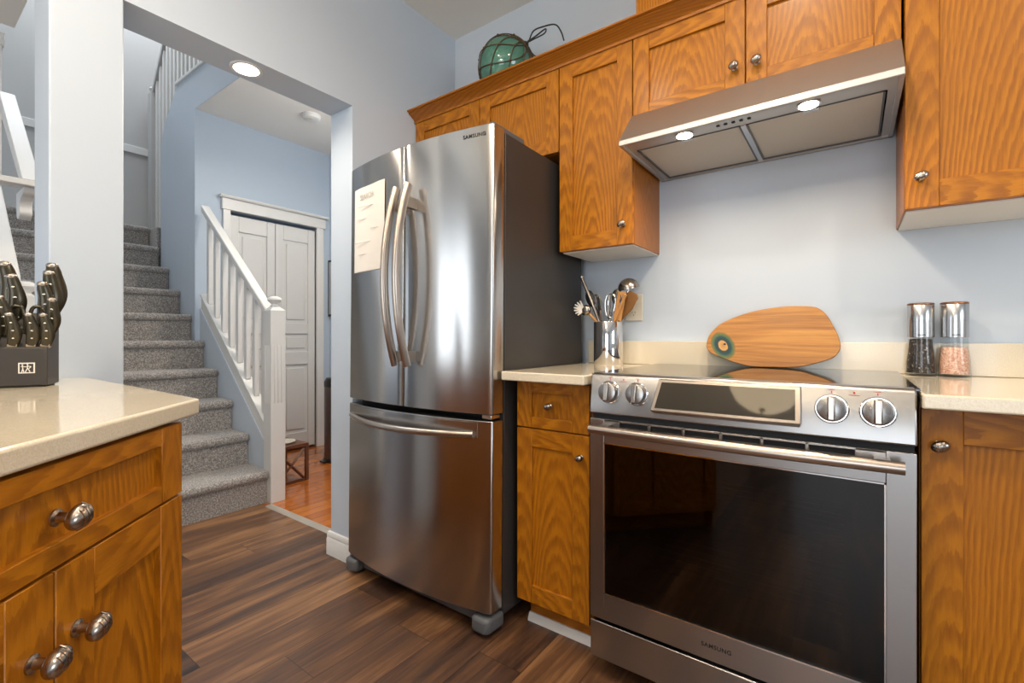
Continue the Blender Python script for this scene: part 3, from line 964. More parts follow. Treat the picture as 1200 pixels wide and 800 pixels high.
# black cable bundle in the gap beside the fridge cabinet
mb = MB()
for k in range(4):
    pts = smooth_pts([(-1.06 + 0.02 * k, 1.72 + 0.03 * k, 1.765), (-1.02, 1.80 + 0.02 * k, 1.775), (-0.985, 1.86, 1.768 - 0.01 * k), (-0.986, 1.92, 1.62 - 0.04 * k), (-0.989, 1.90, 1.42)], 5)
    mb.tube(pts, 0.0035, 6)
tag(mb.build('power_cord', M['greyplast'], None), 'dark cables bunched behind the top of the refrigerator', 'cable')

# ================================================================ RANGE
RX0, RX1 = -0.650, 0.112
rg = thing('kitchen_range', 'stainless steel slide-in electric range with black glass cooktop', 'range')
Y0 = 1.300
mb = MB().box(RX0 + 0.004, RX1 - 0.004, Y0 + 0.05, 1.94, 0.06, 0.150)
mb.box(RX0 + 0.004, RX0 + 0.05, Y0 + 0.045, 1.94, 0.150, 0.905).box(RX1 - 0.05, RX1 - 0.004, Y0 + 0.045, 1.94, 0.150, 0.905)
mb.box(RX0 + 0.05, RX1 - 0.05, Y0 + 0.045, 1.94, 0.80, 0.905).box(RX0 + 0.05, RX1 - 0.05, 1.80, 1.94, 0.150, 0.80)
mb.box(RX0 + 0.05, RX1 - 0.05, Y0 + 0.045, 1.80, 0.150, 0.20)
mb.build('body', M['gap'], rg)
for (x, y) in ((RX0 + 0.05, 1.40), (RX1 - 0.05, 1.40), (RX0 + 0.05, 1.88), (RX1 - 0.05, 1.88)):
    MB().lathe([(0.02, 0), (0.02, 0.012), (0.012, 0.015), (0.012, 0.062)], 12, (x, y, 0)).build('foot', M['black'], rg)
# oven racks
mb = MB()
for z in (0.33, 0.42, 0.51, 0.60):
    for y in [1.40 + 0.05 * k for k in range(8)]: mb.tube([(RX0 + 0.055, y, z), (RX1 - 0.055, y, z)], 0.0028, 6)
    for x in (RX0 + 0.06, RX1 - 0.06): mb.tube([(x, 1.40, z), (x, 1.75, z)], 0.003, 6)
mb.build('oven_rack', M['chrome'], rg)
# cooktop
mb = MB().box(RX0 - 0.008, RX1 + 0.008, Y0 + 0.032, 1.945, 0.9165, 0.9225)
mb.build('cooktop', M['cooktop'], rg, 0.0015, 2)
MB().box(RX0, RX1, Y0 + 0.03, 1.945, 0.895, 0.9160).build('cooktop_rim', M['rsteel'], rg, 0.001, 1)
# control panel, leaning back a little
cp = MB().prism([(Y0 + 0.030, 0.9235), (Y0 + 0.018, 0.9225), (Y0 + 0.010, 0.914), (Y0 - 0.004, 0.803), (Y0 + 0.06, 0.803), (Y0 + 0.06, 0.9235)], 'x', RX0, RX1)
cpo = cp.build('control_panel', M['rsteel'], rg, 0.004, 3)
pa = math.atan2(0.014, 0.111)            # panel lean


def panel_pt(x, z, out=0.0):
    y = Y0 - 0.004 + (z - 0.803) * 0.014 / 0.111 - out
    return (x, y, z)


def panel_M(x, z, out=0.0):
    return Matrix.Translation(panel_pt(x, z, out)) @ Matrix.Rotation(PI / 2 - pa, 4, 'X')
for x in (-0.587, -0.502, -0.038, 0.046):
    k = thing('dial', '', '')
    del k['label']; del k['category']
    COL.objects.unlink(k); bpy.data.objects.remove(k)
    Mk = panel_M(x, 0.869)
    kb = MB().lathe([(0.0335, 0), (0.0335, 0.004), (0.031, 0.006), (0.0295, 0.006), (0.0295, 0.003)], 48, M4=Mk).build('dial', M['chrome'], cpo)
    q = MB().lathe([(0.029, 0.002), (0.029, 0.018), (0.0275, 0.022), (0.025, 0.0235), (0.0, 0.0235)], 48, M4=Mk, caps=False).build('dial_cap', M['rsteel'], kb)
    MB().box(-0.0075, 0.0075, -0.027, 0.027, 0.022, 0.034, M4=Mk).build('dial_grip', M['nickel'], kb, 0.003, 3)
    MB().box(-0.001, 0.001, 0.036, 0.041, 0.0, 0.0006, M4=Mk).box(-0.006, 0.006, 0.0435, 0.0445, 0.0, 0.0006, M4=Mk).build('dial_marking', M['red'], kb)
for x in (-0.545, 0.004):
    MB().box(-0.002, 0.002, -0.002, 0.002, 0.0, 0.0006, M4=panel_M(x, 0.908)).box(-0.010, 0.010, -0.006, -0.005, 0.0, 0.0006, M4=panel_M(x, 0.908)).build('indicator', M['red'], cpo)
# display housing: wedge standing proud, wider at the foot
def wedge(xa0, xa1, xb0, xb1, za, zb, oa, ob, mat, parent, name, back=0.006, bev=0.003):
    mb = MB()
    P = [panel_pt(xb0, zb, ob), panel_pt(xb1, zb, ob), panel_pt(xa1, za, oa), panel_pt(xa0, za, oa),
         panel_pt(xb0 + 0.004, zb - 0.012, -back), panel_pt(xb1 - 0.004, zb - 0.012, -back), panel_pt(xa1, za, -back), panel_pt(xa0, za, -back)]
    mb.v = [tuple(p) for p in P]
    for f in ([0, 1, 2, 3], [4, 7, 6, 5], [0, 4, 5, 1], [3, 2, 6, 7], [0, 3, 7, 4], [1, 5, 6, 2]): mb.face(f)
    return mb.build(name, mat, parent, bev, 2)
dh = wedge(-0.440, -0.098, -0.456, -0.096, 0.916, 0.829, 0.003, 0.022, M['handle'], cpo, 'display_housing')
dmb = MB()
P = [panel_pt(-0.443, 0.838, 0.0216), panel_pt(-0.108, 0.838, 0.0216), panel_pt(-0.110, 0.908, 0.0064), panel_pt(-0.430, 0.908, 0.0064)]
dmb.v = [tuple(Vector(p) + Vector((0, 0.0, 0))) for p in P] + [tuple(Vector(p) + Vector((0, 0.003, 0))) for p in P]
for f in ([0, 1, 2, 3], [4, 7, 6, 5], [0, 4, 5, 1], [3, 2, 6, 7], [0, 3, 7, 4], [1, 5, 6, 2]): dmb.face(f)
dmb.build('display', M['display'], dh)
# gap under the panel, vent slots
MB().box(RX0 + 0.004, RX1 - 0.004, Y0 + 0.010, Y0 + 0.045, 0.786, 0.803).build('panel_gap', M['gap'], rg)
# oven door: frame around the window
WX0, WX1, WZ0, WZ1 = -0.604, 0.060, 0.262, 0.716
od = MB()
od.box(RX0 + 0.001, WX0, Y0, Y0 + 0.042, 0.183, 0.787)
od.box(WX1, RX1 - 0.001, Y0, Y0 + 0.042, 0.183, 0.787)
od.box(WX0, WX1, Y0, Y0 + 0.042, 0.183, WZ0)
od.box(WX0, WX1, Y0, Y0 + 0.042, WZ1, 0.764)
od.box(WX0, WX1, Y0 + 0.012, Y0 + 0.042, 0.764, 0.787)
# slots: bars between
sl = [WX0]
segs = [(-0.555, -0.470), (-0.462, -0.375), (-0.367, -0.280), (-0.272, -0.185), (-0.177, -0.090), (-0.082, 0.005)]
xs = [WX0] + [v for s_ in segs for v in s_] + [WX1]
for k in range(0, len(xs), 2): od.box(xs[k], xs[k + 1], Y0, Y0 + 0.012, 0.764, 0.787)
od.box(WX0, WX1, Y0, Y0 + 0.012, 0.781, 0.787)
odo = od.build('oven_door', M['rsteel'], rg, 0.0012, 2)
MB().box(WX0, WX1, Y0 + 0.0112, Y0 + 0.0118, 0.766, 0.780).build('vent', M['gap'], odo)
MB().box(WX0 - 0.001, WX1 + 0.001, Y0 + 0.004, Y0 + 0.008, WZ0 - 0.001, WZ1 + 0.001).build('window_glass', M['ovenglass'], odo)
mb = MB()
for (a, b, c_, d) in ((WX0, WX1, WZ0, WZ0 + 0.003), (WX0, WX1, WZ1 - 0.003, WZ1)): mb.box(a, b, Y0 - 0.001, Y0 + 0.004, c_, d)
for x in (WX0, WX1 - 0.003): mb.box(x, x + 0.003, Y0 - 0.001, Y0 + 0.004, WZ0, WZ1)
mb.build('window_bezel', M['chrome'], odo)
# inner black frame of the glass
mb = MB().box(WX0, WX0 + 0.045, Y0 + 0.0085, Y0 + 0.040, WZ0, WZ1).box(WX1 - 0.075, WX1, Y0 + 0.0085, Y0 + 0.040, WZ0, WZ1).box(WX0, WX1, Y0 + 0.0085, Y0 + 0.040, WZ0, WZ0 + 0.05).box(WX0, WX1, Y0 + 0.0085, Y0 + 0.040, WZ1 - 0.06, WZ1)
mb.build('window_border', M['gap'], odo)
# handle
pts = []
for i in range(21):
    t_ = i / 20
    pts.append((RX0 + 0.022 + (RX1 - RX0 - 0.046) * t_, Y0 - 0.046 - 0.010 * (1 - (2 * t_ - 1) ** 2), 0.763))
hb = MB().tube(pts, 0.0135, 16, up=(0, 0, 1))
for i in (1, 19):
    x, y, z = pts[i]; hb.box(x - 0.014, x + 0.014, y, Y0 + 0.001, z - 0.010, z + 0.010)
hb.build('handle', M['handle'], odo)
text('logo', 'SAMSUNG', 0.0150, M['logoink'], odo, facing(-0.287, Y0 - 0.0004, 0.2215), spacing=1.12, label='dark SAMSUNG lettering', bold=0.0004)
# drawer
MB().box(RX0 + 0.001, RX1 - 0.001, Y0, Y0 + 0.04, 0.062, 0.172).build('drawer', M['rsteel'], rg, 0.003, 2)

# ================================================================ HOOD
hd = thing('range_hood', 'stainless steel under-cabinet range hood with two lit lamps', 'range hood')
HX0, HX1 = -0.650, 0.108
mb = MB()
mb.prism([(1.5175, 1.690), (1.5175, 1.709), (1.632, 1.838), (1.6735, 1.838), (1.6735, 1.8315), (1.700, 1.8315), (1.700, 1.80), (1.560, 1.705), (1.530, 1.690)], 'x', HX0, HX1)
mb.build('canopy', M['hoodsteel'], hd, 0.002, 2)
mb = MB().prism([(1.530, 1.690), (1.55, 1.74), (1.70, 1.83), (1.975, 1.83), (1.975, 1.690)], 'x', HX0, HX0 + 0.012)
mb.prism([(1.530, 1.690), (1.55, 1.74), (1.70, 1.83), (1.975, 1.83), (1.975, 1.690)], 'x', HX1 - 0.012, HX1)
mb.box(HX0, HX1, 1.965, 1.975, 1.690, 1.83)
mb.build('side_panel', M['hoodsteel'], hd, 0.001, 1)
MB().box(HX0 + 0.012, HX1 - 0.012, 1.53, 1.606, 1.697, 1.702).box(HX0 + 0.012, HX0 + 0.030, 1.606, 1.965, 1.697, 1.702).box(HX1 - 0.030, HX1 - 0.012, 1.606, 1.965, 1.697, 1.702).build('light_panel', M['hoodsteel'], hd)
for (a, b) in ((-0.616, -0.284), (-0.268, 0.074)):
    f_ = MB().box(a, b, 1.610, 1.958, 1.699, 1.704).build('filter', M['filter'], hd)
    MB().box((a + b) / 2 - 0.022, (a + b) / 2 + 0.022, 1.615, 1.632, 1.6965, 1.699).build('latch', M['chrome'], f_, 0.001, 1)
    MB().box(a, b, 1.606, 1.610, 1.695, 1.704).box(a, a + 0.005, 1.606, 1.962, 1.695, 1.704).box(b - 0.005, b, 1.606, 1.962, 1.695, 1.704).box(a, b, 1.956, 1.962, 1.695, 1.704).build('filter_frame', M['greyplast'], f_)
MB().box(-0.284, -0.268, 1.606, 1.965, 1.694, 1.703).build('centre_bar', M['chrome'], hd, 0.001, 1)
mb = MB().box(HX0 + 0.012, HX1 - 0.012, 1.61, 1.965, 1.8, 1.81)
mb.build('inner_top', M['gap'], hd)
for i in range(5):
    MB().box(-0.345 + 0.022 * i, -0.335 + 0.022 * i, 1.562, 1.572, 1.694, 1.697).build('button', M['black'], hd, 0.001, 1)
for x in (-0.444, -0.100):
    lm = MB().lathe([(0.030, 0), (0.030, 0.003), (0.026, 0.004)], 32, (x, 1.572, 1.693)).build('lamp', M['chrome'], hd)
    MB().lathe([(0.0245, 0), (0.0245, 0.0022)], 32, (x, 1.572, 1.6915)).build('lens', M['led'], lm)
    l = bpy.data.lights.new('hood_lamp_light', 'AREA'); l.shape = 'DISK'; l.size = 0.045; l.energy = 1.9; l.color = (1.0, 0.80, 0.58); l.spread = math.radians(150)
    lo = bpy.data.objects.new('hood_lamp_light', l); lo.location = (x, 1.572, 1.688); COL.objects.link(lo)

# ================================================================ CEILING LIGHTS, SMOKE ALARM
def pot_light(x, y, z, r, label, power, color=(1.0, 0.86, 0.70), lens='pot'):
    t_ = thing('recessed_light', label, 'ceiling light', (x, y, z))
    MB().lathe([(r, -0.004), (r * 1.25, -0.004), (r * 1.3, -0.001), (r * 1.3, 0.0)], 40, caps=False).build('trim_ring', M['white'], t_)
    MB().lathe([(r, -0.003), (r, -0.001)], 40).build('lens', M[lens], t_)
    l = bpy.data.lights.new('recessed_light_lamp', 'AREA'); l.shape = 'DISK'; l.size = r * 2; l.energy = power; l.color = color; l.spread = math.radians(160)
    lo = bpy.data.objects.new('recessed_light_lamp', l); lo.location = (x, y, z - 0.008); COL.objects.link(lo)
    return t_
pot_light(-1.930, 0.873, SP, 0.045, 'glowing recessed light in the header above the opening', 4)
pot_light(-0.2, 0.75, ZC, 0.065, 'added unseen recessed kitchen ceiling light in front of the range', 13)  # this and the next three are added out of view to light the kitchen
pot_light(-1.1, 0.1, ZC, 0.065, 'added unseen recessed kitchen ceiling light over the angled corner worktop', 11)
pot_light(0.9, 0.2, ZC, 0.065, 'added unseen recessed kitchen ceiling light right of the camera', 12)
pot_light(-0.6, -1.3, ZC, 0.065, 'added unseen recessed kitchen ceiling light behind the camera', 10)
pot_light(-2.7, 1.85, ZH, 0.06, 'added unseen recessed light in the hall ceiling near the refrigerator wall', 14)  # added out of view to brighten the hall
gl_ = thing('hall_fill_globe', 'added unseen fill globe on the hall ceiling behind the refrigerator wall', 'ceiling light', (-2.42, 2.25, ZH))  # globe and its point lamp added, hidden from view, as hall ambient fill
MB().lathe([(0.07, -0.001), (0.07, -0.02), (0.03, -0.03), (0.015, -0.20)][::-1], 24, caps=False).build('stem', M['nickel'], gl_)
MB().sphere((0, 0, -0.27), 0.075, 24, 16).build('globe', M['bowl'], gl_)
l = bpy.data.lights.new('hall_fill_globe_lamp', 'POINT'); l.energy = 20; l.color = (1.0, 0.93, 0.86); l.shadow_soft_size = 0.08
lo = bpy.data.objects.new('hall_fill_globe_lamp', l); lo.location = (-2.42, 2.25, ZH - 0.42); COL.objects.link(lo)
sm = thing('smoke_alarm', 'small round white smoke alarm on the hall ceiling', 'smoke alarm', (-3.465, 2.059, ZH))
MB().lathe([(0.068, 0), (0.068, -0.012), (0.060, -0.030), (0.045, -0.036), (0, -0.036)][::-1], 36, caps=False).build('housing', M['white'], sm)
MB().lathe([(0.022, 0), (0.024, -0.004), (0, -0.005)][::-1], 20, (0.01, -0.02, -0.035), caps=False).build('test_button', M['plate'], sm)

bp = thing('bowl_pendant', 'frosted glass bowl pendant light hanging behind the camera', 'pendant light', (-0.5, -0.75, 2.03))
MB().lathe([(0.0, 0.0), (0.06, 0.008), (0.13, 0.038), (0.18, 0.08), (0.215, 0.14), (0.225, 0.165), (0.218, 0.165), (0.17, 0.085), (0.12, 0.045), (0.0, 0.014)], 48, caps=False).build('bowl', M['bowl'], bp)
MB().lathe([(0.0, -0.035), (0.008, -0.03), (0.006, -0.018), (0.016, -0.008), (0.02, 0.001), (0.0, 0.002)], 20, caps=False).build('finial', M['nickel'], bp)
for a_ in range(3):
    A_ = 2 * PI * a_ / 3
    MB().tube([(0.21 * math.cos(A_), 0.21 * math.sin(A_), 0.165), (0.012 * math.cos(A_), 0.012 * math.sin(A_), 0.45)], 0.004, 8).build('rod', M['nickel'], bp)
MB().lathe([(0.012, 0.43), (0.012, 0.69), (0.055, 0.69), (0.055, 0.709)], 24).build('stem', M['nickel'], bp)
l = bpy.data.lights.new('bowl_pendant_lamp', 'POINT'); l.energy = 52; l.color = (1.0, 0.86, 0.68); l.shadow_soft_size = 0.09
lo = bpy.data.objects.new('bowl_pendant_lamp', l); lo.location = (-0.5, -0.75, 2.22); COL.objects.link(lo)

# ================================================================ STAIRS
st = thing('staircase', 'grey carpeted staircase rising behind the column', 'staircase', (-2.956, 0.93, 0))
RUN, RISE = 0.2335, 0.2013
NX = -2.930                               # first nosing
def step(k, y0, y1, name='step'):
    zt = RISE * (k + 1); xn = NX - RUN * k - (0.03 if k else 0.0)
    xr = xn - 0.028                        # riser plane
    zb = zt - RISE if k else 0.0
    zb = zb - (0.02 if k else 0)
    xe = xn - RUN - 0.06
    pr = [(xr, zb), (xr, zt - 0.052)]
    # rounded nosing
    for i in range(9):
        a = -PI / 2 + PI * i / 8
        pr.append((xn - 0.024 + 0.024 * math.cos(a), zt - 0.027 + 0.027 * math.sin(a)))
    pr += [(xe, zt), (xe, zb)]
    # gather ends: three slices so the ends are rounded
    mb = MB()
    n = len(pr); sl = [(y0, 0.82), (y0 + 0.010, 0.97), (y0 + 0.03, 1.0), (y1 - 0.03, 1.0), (y1 - 0.010, 0.97), (y1, 0.82)]
    cx_, cz_ = xn - 0.05, zt - 0.03
    for (yy, s_) in sl:
        for (x, z) in pr:
            if x > xr - 1e-6 and z > zt - 0.053: q = (cx_ + (x - cx_) * s_, yy, cz_ + (z - cz_) * s_)
            else: q = (x, yy, z)
            mb.v.append(q)
    for i in range(len(sl) - 1):
        for j in range(n):
            j2 = (j + 1) % n
            mb.face([i * n + j, i * n + j2, (i + 1) * n + j2, (i + 1) * n + j], 0, 1 <= j <= 10)
    mb.face(list(range(n))[::-1], 0); mb.face([(len(sl) - 1) * n + j for j in range(n)], 0)
    for q in range(len(mb.v)): x, y, z = mb.v[q]; mb.v[q] = (x + 2.956, y - 0.93, z)
    return mb.build(name, M['carpet'], st)
for k in range(10):
    step(k, 0.403 if k else 0.46, YS + (0.035 if k == 0 else -0.004))
MB().box(-5.59 + 2.956, -5.10 + 2.956, 0.46 - 0.93, 1.46 - 0.93, 1.90, 2.005).box(-5.59 + 2.956, -4.93 + 2.956, 1.475 - 0.93, 2.70 - 0.93, 0.0, 2.000).build('landing', M['carpet'], st, 0.01, 2)
# under-stair wall on the near side closes the flight
struct('wall_stair_knee', MB().prism([(-3.02, 0), (-3.02, 1.23), (-5.6, 3.72), (-5.6, 0)], 'y', 0.34, 0.398), M['wall'], 'knee wall on the near side of the stairs', 'wall')

# far balustrade
bl = thing('stair_balustrade', 'white balustrade with square balusters on the hall side of the stairs', 'balustrade', (-2.956, YS + 0.035, 0))
ox, oy = -2.956, YS + 0.035
SL = (1.354 - 0.466) / (4.001 - 3.009)    # stringer slope
def zs(x): return 0.466 + (-3.009 - x) * SL
def zr(x): return 1.20 + (-2.99 - x) * (2.024 - 1.20) / (3.975 - 2.99)
mb = MB().prism([(-2.99 - ox, zs(-2.99) - 0.10), (-2.99 - ox, zs(-2.99)), (-3.99 - ox, zs(-3.99)), (-3.99 - ox, zs(-3.99) - 0.10)], 'y', -0.030, 0.020)
mb.prism([(-2.99 - ox, zs(-2.99)), (-2.99 - ox, zs(-2.99) + 0.02), (-3.99 - ox, zs(-3.99) + 0.02), (-3.99 - ox, zs(-3.99))], 'y', -0.038, 0.030)
mb.build('stringer', M['white'], bl, 0.003, 2)
mb = MB().prism([(-2.985 - ox, zr(-2.985)), (-2.985 - ox, zr(-2.985) - 0.055), (-3.99 - ox, zr(-3.99) - 0.055), (-3.99 - ox, zr(-3.99))], 'y', -0.033, 0.027)
mb.build('handrail', M['white'], bl, 0.008, 3)
for i in range(8):
    x = -3.075 - i * 0.1185
    MB().prism([(x - 0.016 - ox, zs(x) + 0.012), (x + 0.016 - ox, zs(x) + 0.012), (x + 0.016 - ox, zr(x) - 0.045), (x - 0.016 - ox, zr(x) - 0.045)], 'y', -0.018, 0.014).build('baluster', M['white'], bl, 0.002, 1)
mb = MB().box(-0.046, 0.046, -0.046, 0.046, 0.0, 1.20)
mb.v += [(-0.046, -0.046, 1.20), (0.046, -0.046, 1.20), (0.046, 0.046, 1.20), (-0.046, 0.046, 1.20), (-0.020, -0.020, 1.228), (0.020, -0.020, 1.228), (0.020, 0.020, 1.228), (-0.020, 0.020, 1.228)]
b0 = len(mb.v) - 8
for f in ([0, 1, 5, 4], [1, 2, 6, 5], [2, 3, 7, 6], [3, 0, 4, 7], [4, 5, 6, 7]): mb.face([b0 + i for i in f])
for k in (-0.022, 0.0, 0.022):            # fluting beads
    mb.tube([(0.0465, k, 0.62), (0.0465, k, 0.98)], 0.004, 6); mb.tube([(k, -0.0465, 0.62), (k, -0.0465, 0.98)], 0.004, 6)
nw = mb.build('newel_post', M['white'], bl, 0.003, 2)
def newel_ball(parent, x, y, z, s=1.0):
    pr = [(0.0, 0), (0.024, 0.0), (0.026, 0.006), (0.018, 0.012), (0.020, 0.018), (0.036, 0.030), (0.042, 0.042), (0.036, 0.055), (0.018, 0.064), (0.0, 0.066)]
    return MB().lathe([(r * s, z_ * s) for r, z_ in pr], 28, (x, y, z), caps=False).build('finial', M['white'], parent)
newel_ball(nw, 0, 0, 1.226)
# blue wall under the stringer
struct('wall_under_stringer', MB().prism([(-3.003, 0), (-3.003, zs(-3.003) - 0.1), (-4.001, zs(-4.001) - 0.1), (-4.001, 0)], 'y', YS, YS + 0.05), M['wall'], 'blue wall below the white stringer', 'wall')

# near newel and rail
nr = thing('stair_newel', 'white near-side newel post with round finial behind the knife block', 'newel post', (-2.95, 0.404, 0))
mb = MB().box(-0.046, 0.046, -0.046, 0.046, 0.0, 1.215)
mb.build('post', M['white'], nr, 0.003, 2)
newel_ball(nr, 0, 0, 1.214)
nrr = thing('stair_handrail', 'white sloping cap rail climbing left from the near newel', 'handrail', (-3.0, 0.404, 0))
MB().prism([(-0.04, 1.255), (-0.04, 1.31), (-2.58, 3.76), (-2.58, 3.705)], 'y', -0.075, -0.002).build('cap_rail', M['white'], nrr, 0.008, 3)
rb = thing('stair_ledge', 'white ledge and sloping board on a scrolled bracket left of the column', 'ledge', (-2.82, 0.404, 1.70))
MB().prism([(0.0, 0.0), (-0.055, 0.0), (-0.66, 0.53), (-0.61, 0.56)], 'y', -0.03, 0.03).build('sloping_board', M['white'], rb, 0.004, 2)
MB().box(-0.09, 0.0, -0.55, 0.035, -0.025, 0.0).build('ledge_board', M['white'], rb, 0.004, 2)
prf = smooth_pts([(-0.03, 0, -0.026), (-0.05, 0, -0.05), (-0.10, 0, -0.062), (-0.125, 0, -0.09), (-0.12, 0, -0.125), (-0.16, 0, -0.145), (-0.19, 0, -0.125), (-0.20, 0, -0.026)], 4)
MB().prism([(p.x, p.z) for p in prf], 'y', -0.02, 0.02).build('bracket', M['white'], rb, 0.002, 1)
pst = thing('stair_post', 'tall white post with a moulded cap at the left edge', 'post', (-3.56, 0.40, 1.80))
MB().box(-0.09, 0.10, -0.12, -0.01, 0.0, 0.70).build('post', M['white'], pst, 0.004, 2)
MB().prism([(-0.09, 0.70), (0.10, 0.70), (0.115, 0.72), (0.105, 0.735), (0.12, 0.76), (-0.11, 0.76)], 'y', -0.13, 0.0).build('cap', M['white'], pst, 0.003, 2)

# upper flight balustrade above the curved wall
ub = thing('stair_balustrade', 'white upper balustrade rising behind the curved wall', 'balustrade', (-5.30, 1.62, 2.2))
RO = Vector((-5.30, 1.62, 2.2))
def zu(x): return 3.44 + (x + 5.42) * 1.28
MB().prism([(-5.44 + 5.30, zu(-5.44) - 2.2), (-5.44 + 5.30, zu(-5.44) - 2.26), (-4.20 + 5.30, zu(-4.20) - 2.26), (-4.20 + 5.30, zu(-4.2) - 2.2)], 'y', -0.03, 0.03).build('handrail', M['stairwall'], ub, 0.006, 2)
for i in range(13):
    x = -5.36 + 0.088 * i
    MB().box(x + 5.30 - 0.018, x + 5.30 + 0.018, -0.016, 0.016, max(0.0, (x + 5.36) * 0.9) - 0.25, zu(x) - 2.25).build('baluster', M['white'], ub)
nu = MB().box(-5.50 + 5.30, -5.42 + 5.30, -0.04, 0.04, -0.25, 1.18).build('newel_post', M['stairwall'], ub, 0.003, 2)
newel_ball(nu, -0.16, 0, 1.18)
struct('wall_stair_peach', MB().box(-5.59, -4.2, 2.72, 2.745, 2.0, 5.2), paint('peach_paint', (0.62, 0.42, 0.36)), 'peach coloured wall behind the upper balusters', 'wall')  # thin peach panel in front of the stairwell back wall

# ================================================================ HALL THINGS
tb = thing('dog_bowl_stand', 'low dark wood stand with cross braces behind the newel post', 'stand', (-3.18, 1.62, 0))
# runs to -x and +y from its near corner
L_, D_, Hh = 0.32, 0.25, 0.27
MB().box(-L_, 0, 0, D_, Hh - 0.025, Hh).build('top', M['darkwood'], tb, 0.002, 1)
for (x, y) in ((-0.022, 0), (-L_, 0), (-0.022, D_ - 0.022), (-L_, D_ - 0.022)):
    MB().box(x, x + 0.022, y, y + 0.022, 0, Hh - 0.025).build('leg', M['darkwood'], tb, 0.001, 1)
MB().box(-L_ + 0.028, -0.028, 0.002, 0.022, 0.0, 0.02).box(-L_ + 0.028, -0.028, 0.002, 0.022, Hh - 0.045, Hh - 0.025).box(-0.024, -0.004, 0.028, D_ - 0.028, 0.0, 0.02).build('rail', M['darkwood'], tb)
mb = MB()
mb.tube([(-0.03, 0.012, 0.02), (-0.29, 0.012, Hh - 0.04)], 0.008, 4); mb.tube([(-0.29, 0.012, 0.02), (-0.03, 0.012, Hh - 0.04)], 0.008, 4)
mb.tube([(-0.014, 0.03, 0.02), (-0.014, D_ - 0.03, Hh - 0.04)], 0.010, 4); mb.tube([(-0.014, D_ - 0.03, 0.02), (-0.014, 0.03, Hh - 0.04)], 0.010, 4)
mb.build('cross_brace', M['darkwood'], tb)
bo = MB().lathe([(0.0, 0.002), (0.05, 0.002), (0.072, 0.010), (0.085, 0.011), (0.085, 0.007), (0.072, 0.001)], 36, (-3.325, 1.755, Hh), caps=False).build('pet_bowl', M['plate'], None)
tag(bo, 'shallow metal rimmed bowl sitting in the low dark stand', 'bowl')

bn = thing('pedal_bin', 'slim bronze pedal bin in the hall beside the wall end', 'bin', (-3.50, 2.34, 0))
MB().lathe([(0.125, 0.02), (0.125, 0.62)], 36).build('body', M['candark'], bn)
MB().lathe([(0.128, 0.62), (0.128, 0.66), (0.11, 0.69), (0.0, 0.70)], 36, caps=False).build('lid', M['black'], bn)
MB().lathe([(0.135, 0.0), (0.135, 0.02)], 36).box(-0.03, 0.03, -0.17, -0.12, 0.008, 0.02).build('base', M['black'], bn)
pf = thing('picture_frame', 'thin dark frame hanging on the hall side wall', 'picture', (-3.95, 2.62, 1.5))
MB().box(-0.14, 0.14, -0.02, 0, -0.27, 0.27).build('frame', M['black'], pf, 0.002, 1)
MB().box(-0.12, 0.12, -0.022, -0.0205, -0.25, 0.25).build('print', plain('pale_print', (0.45, 0.47, 0.48), 0.5), pf)

# ================================================================ OUTLET
ol = thing('wall_outlet', 'almond duplex outlet plate behind the utensil crock', 'outlet', (-0.775, YW, 1.162))
MB().box(-0.040, 0.040, -0.006, 0, -0.058, 0.058).build('plate', M['plate'], ol, 0.003, 2)
for z in (-0.024, 0.024):
    r_ = MB().prism([(0.016 * math.cos(a_ * PI / 8), z + 0.0165 * math.sin(a_ * PI / 8)) for a_ in range(16)], 'y', -0.0075, -0.005).build('socket', M['plate'], ol)
    MB().box(-0.007, -0.005, -0.0080, -0.0074, z - 0.001, z + 0.008).box(0.005, 0.007, -0.0080, -0.0074, z - 0.001, z + 0.008).box(-0.002, 0.002, -0.0080, -0.0074, z - 0.010, z - 0.006).build('slot', M['black'], r_)

# ================================================================ CUTTING BOARD
BP = [(-0.46, 1.008), (-0.451, 1.041), (-0.416, 1.08), (-0.366, 1.106), (-0.304, 1.127), (-0.237, 1.139), (-0.181, 1.143), (-0.119, 1.14), (-0.093, 1.131), (-0.071, 1.108), (-0.053, 1.073), (-0.038, 1.038), (-0.031, 1.003), (-0.037, 0.979), (-0.056, 0.959), (-0.104, 0.94), (-0.153, 0.927), (-0.221, 0.9235), (-0.3, 0.9235), (-0.357, 0.936), (-0.402, 0.952), (-0.444, 0.971), (-0.459, 0.99)]
pts = smooth_pts([(x, 0, z) for x, z in BP], 4, closed=True)
mb = MB().prism([(p.x, p.z) for p in pts], 'y', -0.009, 0.009)
for i, q in enumerate(mb.v):
    x, y, z = q; h = (z - 0.9235)
    mb.v[i] = (x, y + 1.922 + h * 0.16, z + (0.0015 if y < 0 else 0.003))
cb = mb.build('cutting_board', M['board'], None, 0.003, 2)
tag(cb, 'oval teardrop wooden cutting board with a dark green eye leaning on the wall', 'cutting board')
hole = MB().lathe([(0.0045, -0.0006), (0.0045, 0.0)], 16, M4=Matrix.Translation((-0.394, 1.9255, 1.006)) @ Matrix.Rotation(PI / 2, 4, 'X')).build('hanging_hole', M['black'], cb)

